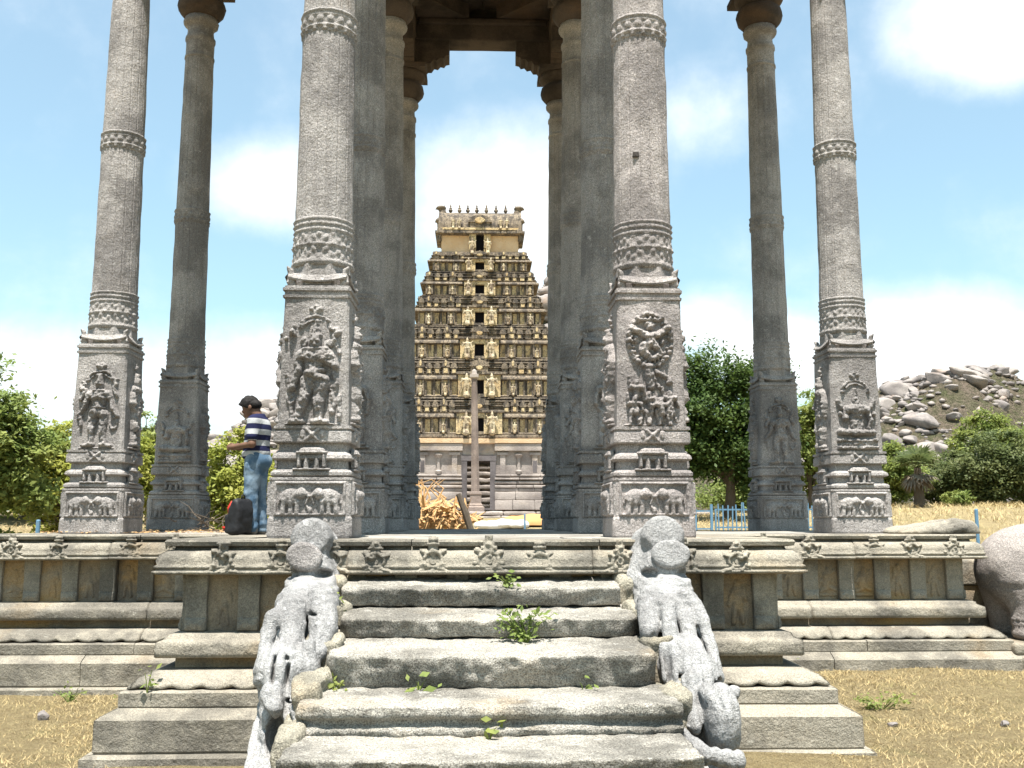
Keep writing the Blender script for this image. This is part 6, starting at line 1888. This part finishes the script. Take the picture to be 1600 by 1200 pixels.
collar = maprange(t, sp.outputs['Z'], 1.435, 1.445)
cc = mixcol(t, collar, cc, (0.016, 0.018, 0.05))
t.links.new(cc, b.inputs['Base Color'])
gg = t.nodes.new('ShaderNodeNewGeometry').outputs['Position']
bump(t, b, noise_node(t, gg, 9, 3, 0.5), 0.5, 0.03)
M['stripes'] = m_

man = thing('person', 'man in striped polo shirt and jeans looking down at his hands beside the backpack', 'person', (PXm, PYm, ZP), R(-8))
# local: facing -x, his left side toward the camera (-y), feet at 0
HD = np.array([-0.095, 0, 1.565])
ra = R(44)
hr_ = [[math.cos(ra), 0, math.sin(ra)], [0, 1, 0], [-math.sin(ra), 0, math.cos(ra)]]


def H3(x, y, z):      # head space: x forward-negative
    v = np.array([x, y, z]); m = np.array([[math.cos(ra), 0, math.sin(ra)], [0, 1, 0], [-math.sin(ra), 0, math.cos(ra)]])
    v = np.array([x * math.cos(ra) - z * math.sin(ra), y, x * math.sin(ra) + z * math.cos(ra)])
    return tuple(HD + v)


SL, SR = (0.02, -0.185, 1.385), (0.02, 0.185, 1.385)
EL, ER = (0.03, -0.235, 1.10), (0.0, 0.235, 1.10)
WL, WR = (-0.21, -0.14, 1.075), (-0.20, 0.12, 1.085)


def hand(w, sg):
    wx, wy, wz = w
    pr = [('c', (wx, wy, wz), (wx - .05, wy - sg * .015, wz - .005), .030, .036), ('c', (wx - .05, wy - sg * .015, wz - .005), (wx - .085, wy - sg * .03, wz - .005), .034, .028)]
    for i, ln in enumerate((.052, .062, .058, .045)):
        zf_ = wz + .024 - .017 * i
        k1 = (wx - .085, wy - sg * .03, zf_)
        k2 = (wx - .085 - ln * .75, wy - sg * (.03 + ln * .35), zf_ - .004)
        k3 = (wx - .085 - ln * .8, wy - sg * (.03 + ln * 1.0), zf_ - .012)
        pr += [('c', k1, k2, .0095, .009), ('c', k2, k3, .009, .0075)]
    pr += [('c', (wx - .03, wy - sg * .02, wz + .025), (wx - .075, wy - sg * .04, wz + .045), .012, .010), ('c', (wx - .075, wy - sg * .04, wz + .045), (wx - .105, wy - sg * .055, wz + .04), .010, .008)]
    return pr


def skin_fn(P):
    d_ = union(P, [('e', H3(0.015, 0, 0.03), (.098, .075, .105)), ('e', H3(-0.035, 0, -.035), (.068, .06, .075)), ('c', H3(-.06, 0, -.085), H3(-.02, 0, -.08), .03, .045), ('c', (-0.02, 0, 1.52), (0.02, 0, 1.40), .058, .065),
                   ('c', H3(-.095, 0, 0.015), H3(-.112, 0, -.028), .012, .019), ('c', H3(-.093, -.025, .03), H3(-.093, .025, .03), .014)], 0.02)
    d_ = smin(d_, union(P, [('e', H3(.02, -.076, -.01), (.024, .014, .034)), ('e', H3(.02, .076, -.01), (.024, .014, .034)), ('c', H3(-.098, -.02, -.058), H3(-.098, .02, -.058), .010), ('c', H3(-.094, -.018, -.072), H3(-.094, .018, -.072), .010)], .006), .008)
    body_ = union(P, [('c', (0.02, 0, 1.35), (0.02, 0, 1.0), .11, .11), ('c', SL, EL, .05, .042), ('c', EL, WL, .042, .03), ('c', SR, ER, .05, .042), ('c', ER, WR, .042, .03), ('c', (0, -.09, .9), (.0, -.1, .1), .06, .04), ('c', (0, .09, .9), (.02, .1, .1), .06, .04)], .03)
    d_ = smin(d_, body_, .02)
    hd_ = np.minimum(union(P, hand(WL, -1), .008), union(P, hand(WR, 1), .008))
    return smin(d_, hd_, .01)


V, Fc = sdf_mesh(skin_fn, (-.42, -.34, .03), (.2, .34, 1.76), 0.0085)
obj('body', mesh('body', V, Fc, True), M['skin'], man)


def hair_fn(P):
    d_ = union(P, [('e', H3(0.03, 0, 0.05), (.118, .092, .108)), ('c', H3(-.06, -.03, .10), H3(-.075, .03, .09), .035), ('c', H3(.09, -.03, -.03), H3(.09, .03, -.03), .05)], .03)
    # opened toward the face
    n_ = np.array(H3(-1, 0, -.55)) - HD; n_ /= np.linalg.norm(n_)
    cut = (P - np.array(H3(-.03, 0, .035))) @ n_
    d_ = smax(d_, cut, .015)
    return d_ + .006 * fbm(P, 40, 2, 2)


V, Fc = sdf_mesh(hair_fn, (-.3, -.16, 1.4), (.12, .16, 1.78), 0.009)
obj('hair', mesh('hair', V, Fc, True), M['hair'], man)


def shirt_fn(P):
    d_ = union(P, [('e', (0.03, 0, 1.30), (.135, .20, .17)), ('c', (0.01, 0, 1.28), (0.0, 0, .98), .15, .165), ('c', (.02, -.12, 1.4), (.02, .12, 1.4), .075)], .06)
    d_ = np.where(True, smin(d_, union(P, [('c', SL, (SL[0] * .35 + EL[0] * .65, SL[1] * .35 + EL[1] * .65, SL[2] * .35 + EL[2] * .65), .078, .072), ('c', SR, (SR[0] * .35 + ER[0] * .65, SR[1] * .35 + ER[1] * .65, SR[2] * .35 + ER[2] * .65), .078, .072)], .02), .045), d_)
    d_ = smin(d_, np.hypot(np.hypot((P[:, 0] - .01) / 1.0, P[:, 1] / 1.05) - .072, (P[:, 2] - 1.455 - .15 * (P[:, 0])) * .6) - .016, .02)
    fold = .007 * np.sin(P[:, 2] * 40 + 6 * vnoise(P, 5, 2)) * sstep(1.2, 1.0, P[:, 2])
    d_ = d_ + fold + .005 * fbm(P, 9, 2, 4)
    return smax(d_, .93 - P[:, 2], .012)


V, Fc = sdf_mesh(shirt_fn, (-.3, -.36, .9), (.3, .36, 1.54), 0.011)
obj('polo_shirt', mesh('polo_shirt', V, Fc, True), M['stripes'], man)


def jean_fn(P):
    d_ = union(P, [('c', (.01, -.05, .95), (.01, .05, .95), .125), ('e', (.05, 0, .90), (.15, .165, .13)), ('c', (.0, -.085, .86), (-.015, -.095, .48), .112, .082), ('c', (-.015, -.095, .48), (.015, -.10, .06), .080, .078), ('c', (.02, .085, .86), (.03, .095, .48), .112, .082), ('c', (.03, .095, .48), (.065, .10, .06), .080, .078)], .03)
    d_ = d_ + .006 * fbm(P, 10, 2, 6) + .008 * np.sin(P[:, 2] * 55 + 5 * vnoise(P, 6, 1)) * (sstep(.25, .08, P[:, 2]) + .5 * np.exp(-((P[:, 2] - .48) / .06) ** 2))
    return smax(smax(d_, P[:, 2] - 1.01, .01), .035 - P[:, 2], .01)


V, Fc = sdf_mesh(jean_fn, (-.25, -.3, 0.0), (.3, .3, 1.06), 0.012)
obj('jeans', mesh('jeans', V, Fc, True), M['denim'], man)
for (x_, y_) in ((.0, -.1), (.05, .1)):
    V, Fc = sdf_mesh(lambda P: np.maximum(union(P, [('c', (.03, 0, .045), (-.13, 0, .03), .048, .042), ('e', (.03, 0, .06), (.06, .045, .06))], .02), -P[:, 2]), (-.22, -.09, -.01), (.12, .09, .14), .012)
    obj('shoe', mesh('shoe', V, Fc, True), M['shoe'], man, (x_, y_, 0.001))
# small thing held in both hands
hv = ((WL[0] + WR[0]) / 2 - .115, (WL[1] + WR[1]) / 2, (WL[2] + WR[2]) / 2 + .025)
rot_ = R(-8)
hw_ = Vector((PXm, PYm, ZP)) + Matrix.Rotation(rot_, 3, 'Z') @ Vector(hv)
V, Fc = worn_block(.085, .05, .022, .008, .03, .0, 3, 1)
tag(obj('held_gadget', mesh('held_gadget', V, Fc, True), plain('pale_yellow_plastic', (.55, .47, .22), .5, .1), None, tuple(hw_), (0, R(15), rot_)), 'small yellowish object held in the hands of the man', 'gadget')

PXb, PYb = float(at(375, 831, 12.15)[0]), 12.15
bp = thing('backpack', 'black backpack with red trim standing at the feet of the man', 'backpack', (PXb, PYb, ZP), R(-25))


def bag_fn(P):
    d_ = smax(smax(np.abs(P[:, 0] - .05 * (P[:, 2] - .2)) - .085 + .05 * sstep(.28, .46, P[:, 2]), np.abs(P[:, 1]) - .155, .05), smax(P[:, 2] - .44, -P[:, 2] + .0, .03), .06)
    d_ = smin(d_, smax(smax(np.abs(P[:, 0] + .10) - .05, np.abs(P[:, 1]) - .12, .03), np.abs(P[:, 2] - .13) - .11, .04), .02)
    return d_ + .008 * fbm(P, 8, 3, 3)


V, Fc = sdf_mesh(bag_fn, (-.25, -.25, -.02), (.25, .25, .5), .014)
obj('bag_body', mesh('bag_body', V, Fc, True), M['black_cloth'], bp)
for (za, zb_, xa, xb, yy) in ((.24, .40, -.085, -.045, -.1), (.06, .13, -.15, -.14, -.09), (.24, .40, -.085, -.045, .1)):
    mb = MB(); mb.tube([(xa, yy, za), ((xa + xb) / 2 - .012, yy - .01, (za + zb_) / 2), (xb, yy, zb_)], [.018, .03, .018], 6)
    mb.build('red_trim', M['red_cloth'], bp, True)
mb = MB(); mb.tube([(.03, -.03, .43), (.03, -.02, .475), (.03, .02, .475), (.03, .03, .43)], .009, 6); mb.build('handle', M['black_cloth'], bp, True)

# brush pile and leaf litter on the platform
bx_ = at(335, 828, 14.9)
brush = thing('brushwood_pile', 'grey dry brushwood twigs piled behind the backpack', 'twigs', (bx_[0], 14.9, ZP))
for k in range(26):
    mb = MB()
    a, el = rg.uniform(0, 6.28), abs(rg.normal()) * 0.5
    c_ = np.array([rg.normal() * .25, rg.normal() * .2, 0.02 + abs(rg.normal()) * .1])
    ln = rg.uniform(.3, .8)
    d = np.array([math.cos(a) * math.cos(el), math.sin(a) * math.cos(el), math.sin(el)])
    pts = [c_ + d * ln * q + rg.normal(size=3) * .02 for q in (0, .35, .7, 1)]
    pts = [np.array([p[0], p[1], max(.012, p[2])]) for p in pts]
    mb.tube(pts, [.010, .008, .006, .003], 5)
    mb.build('twig', M['bark'], brush)


def litter(name, label, n_, xr, yr, zf_, size, mat, seed, cat='leaf litter'):
    r2 = np.random.default_rng(seed)
    x = r2.uniform(*xr, n_); y = r2.uniform(*yr, n_)
    k_ = vnoise(np.stack([x, y, 0 * x], 1), 1.6, seed) + 0.35 * r2.normal(size=n_) > -0.05
    x, y = x[k_], y[k_]
    z = zf_(x, y) + 0.012 + 0.02 * r2.uniform(size=len(x))
    V, Fc = leaves(np.stack([x, y, z], 1), np.tile([0, 0, 1.0], (len(x), 1)), size, r2)
    V[:, 2] = np.repeat(z, 4) + 0.25 * (V[:, 2] - np.repeat(z, 4))
    o = obj(name, mesh(name, V, Fc), M[mat])
    tag(o, label, cat, kind='stuff')
    return o


litter('leaf_litter', 'golden dry leaf litter strewn over the platform floor round the shaded outer pillar', 2600, (-5.9, -2.9), (13.3, 17.6), lambda x, y: ZP + 0 * x, 0.07, 'frond', 3)

# ------------------------------------------------------------------ grass and small plants
m_, t, b = pmat('straw_grass', 0.9, 0.1)
g = t.nodes.new('ShaderNodeNewGeometry').outputs['Position']
cc = mixcol(t, maprange(t, noise_node(t, g, 1.1, 4, 0.6), 0.58, 0.72), (0.46, 0.36, 0.19), (0.22, 0.22, 0.09))
cc = mixcol(t, maprange(t, noise_node(t, g, 30, 2, 0.6), 0.45, 0.7), cc, (0.32, 0.22, 0.10))
t.links.new(cc, b.inputs['Base Color'])
M['straw'] = m_


def grass(n_, xr, yr, h, seed):
    r2 = np.random.default_rng(seed)
    x = r2.uniform(*xr, n_); y = r2.uniform(*yr, n_)
    k_ = vnoise(np.stack([x, y, 0 * x], 1), 2.2, seed) + 0.5 * r2.normal(size=n_) > 0.05
    x, y = x[k_], y[k_]
    z = ground_z(x, y)
    n = len(x)
    a = r2.uniform(0, 6.28, n)
    hh = h * r2.uniform(0.3, 1.6, n)
    lean = r2.normal(size=(n, 2)) * 1.1
    w_ = 0.0035 if h < 0.1 else 0.013
    b0 = np.stack([x - w_ * np.cos(a), y - w_ * np.sin(a), z - 0.005], 1)
    b1 = np.stack([x + w_ * np.cos(a), y + w_ * np.sin(a), z - 0.005], 1)
    tp = np.stack([x + lean[:, 0] * hh, y + lean[:, 1] * hh, z + hh], 1)
    return np.stack([b0, b1, tp], 1).reshape(-1, 3), np.arange(n * 3).reshape(n, 3)


gv, gf = [], []
no = 0
W_ = {}
for (n_, xr, yr, h, sd_) in ((90000, (3.0, 11.0), (6.5, 13.0), 0.03, 1), (65000, (-9.5, -3.0), (6.5, 13.0), 0.03, 2), (30000, (7, 32), (27, 47), 0.17, 3), (14000, (-26, -6), (24, 44), 0.15, 4)):
    a_, b_ = grass(n_, xr, yr, h, sd_)
    gv.append(a_); gf.append(b_ + no); no += len(a_)
tag(obj('dry_grass', mesh('dry_grass', np.concatenate(gv), np.concatenate(gf)), M['straw']), 'short dry straw-coloured grass around the platform', 'grass', kind='stuff')


def weed(px, py, Y, z, n_, h, spread, size, label, mat='leaf_mid', stems=6, dy=0.0):
    p = at(px, py, Y)
    root = thing('weed', label, 'plant', (p[0], Y, z), 0, 'weeds growing from the stone joints')
    mb_ = MB(); pts = []
    for k in range(stems):
        a = rg.uniform(0, 6.28); e = np.array([math.cos(a) * spread * rg.uniform(.3, 1), math.sin(a) * spread * .35 * rg.uniform(.3, 1) - .0, h * rg.uniform(.5, 1.0)])
        mb_.tube([(0, 0, -0.03), tuple(e * .5 + np.array([0, 0, h * .1])), tuple(e)], [.005, .004, .002], 4)
        m_l = max(2, n_ // stems)
        for q in range(m_l):
            pts.append(e * rg.uniform(.25, 1.05) + rg.normal(size=3) * size * .7)
    mb_.build('stem', M[mat], root)
    pts = np.array(pts); pts[:, 2] = np.maximum(pts[:, 2], 0.01)
    V, Fc = leaves(pts, np.tile([0, -.4, .8], (len(pts), 1)), size, rg, 0.55)
    obj('leaves', mesh('leaves', V, Fc), M[mat], root)
    return root


weed(822, 1000, 8.2, 1.0, 190, .26, .26, .055, 'leafy green weed spreading on the middle stair step', stems=16)
weed(792, 897, 8.95, 1.385, 40, .10, .14, .06, 'small green tuft on the top stair step', stems=7)
weed(520, 938, 8.75, 1.19, 26, .14, .09, .085, 'spiky fern tuft beside the head of the warrior-side balustrade', stems=8)
weed(527, 1068, 7.6, 0.712, 40, .08, .12, .045, 'low weeds in the joint beside the warrior-side balustrade', stems=6)
weed(655, 1076, 7.6, 0.712, 8, .08, .1, .09, 'broad-leaved seedling at the foot of the thick middle step riser', stems=3)
weed(912, 1080, 7.6, 0.712, 8, .06, .09, .07, 'tiny seedling toward the wreath-side end of the thick step', stems=3)
weed(765, 1158, 6.95, 0.51, 8, .07, .06, .07, 'small shoot at the foot of the moulded step', stems=4)
weed(232, 1040, 9.0, 0.48, 14, .22, .06, .06, 'thin green shoot at the corner of the plinth below the cornice', stems=4)
for (px, py, Y, n_, h, sp_, lb) in ((1375, 1085, 10.6, 130, .16, .42, 'green weed patch in the dry grass before the platform end'), (110, 1078, 11.9, 50, .16, .2, 'green tuft against the plinth below the standing-deity pillar'), (1232, 1010, 12.0, 60, .16, .14, 'green weeds in the corner where the stair porch meets the platform'), (205, 1085, 11.6, 40, .12, .2, 'low green sprigs in the inner corner of the plinth')):
    p = at(px, py, Y)
    weed(px, py, Y, float(ground_z(np.array([p[0]]), np.array([Y]))[0]), n_, h, sp_, .05, lb, stems=14)
# loose stones on the ground
for k, (px, py, Y, s_, lb) in enumerate(((130, 1185, 8.0, .28, 'pale flat stone lying in the grass by the plinth corner'), (1310, 1020, 12.2, .0, ''), (70, 1095, 11.0, .05, 'small upright mossy stone stub in the dry grass'), (1395, 1130, 9.9, .05, 'small loose stone in the dry grass'), (1570, 1130, 9.9, .05, 'tiny pale pebble far out in the dry grass'))):
    if s_ == 0: continue
    p = at(px, py, Y); z0 = float(ground_z(np.array([p[0]]), np.array([Y]))[0])
    tag(obj('loose_stone', BOULD[k], None, None, (p[0], Y, z0 + s_ * (.15 if k == 0 else .5)), (0, 0, k), (s_, s_, s_ * (.35 if k == 0 else 1.6 if k == 2 else .8))), lb, 'stone')
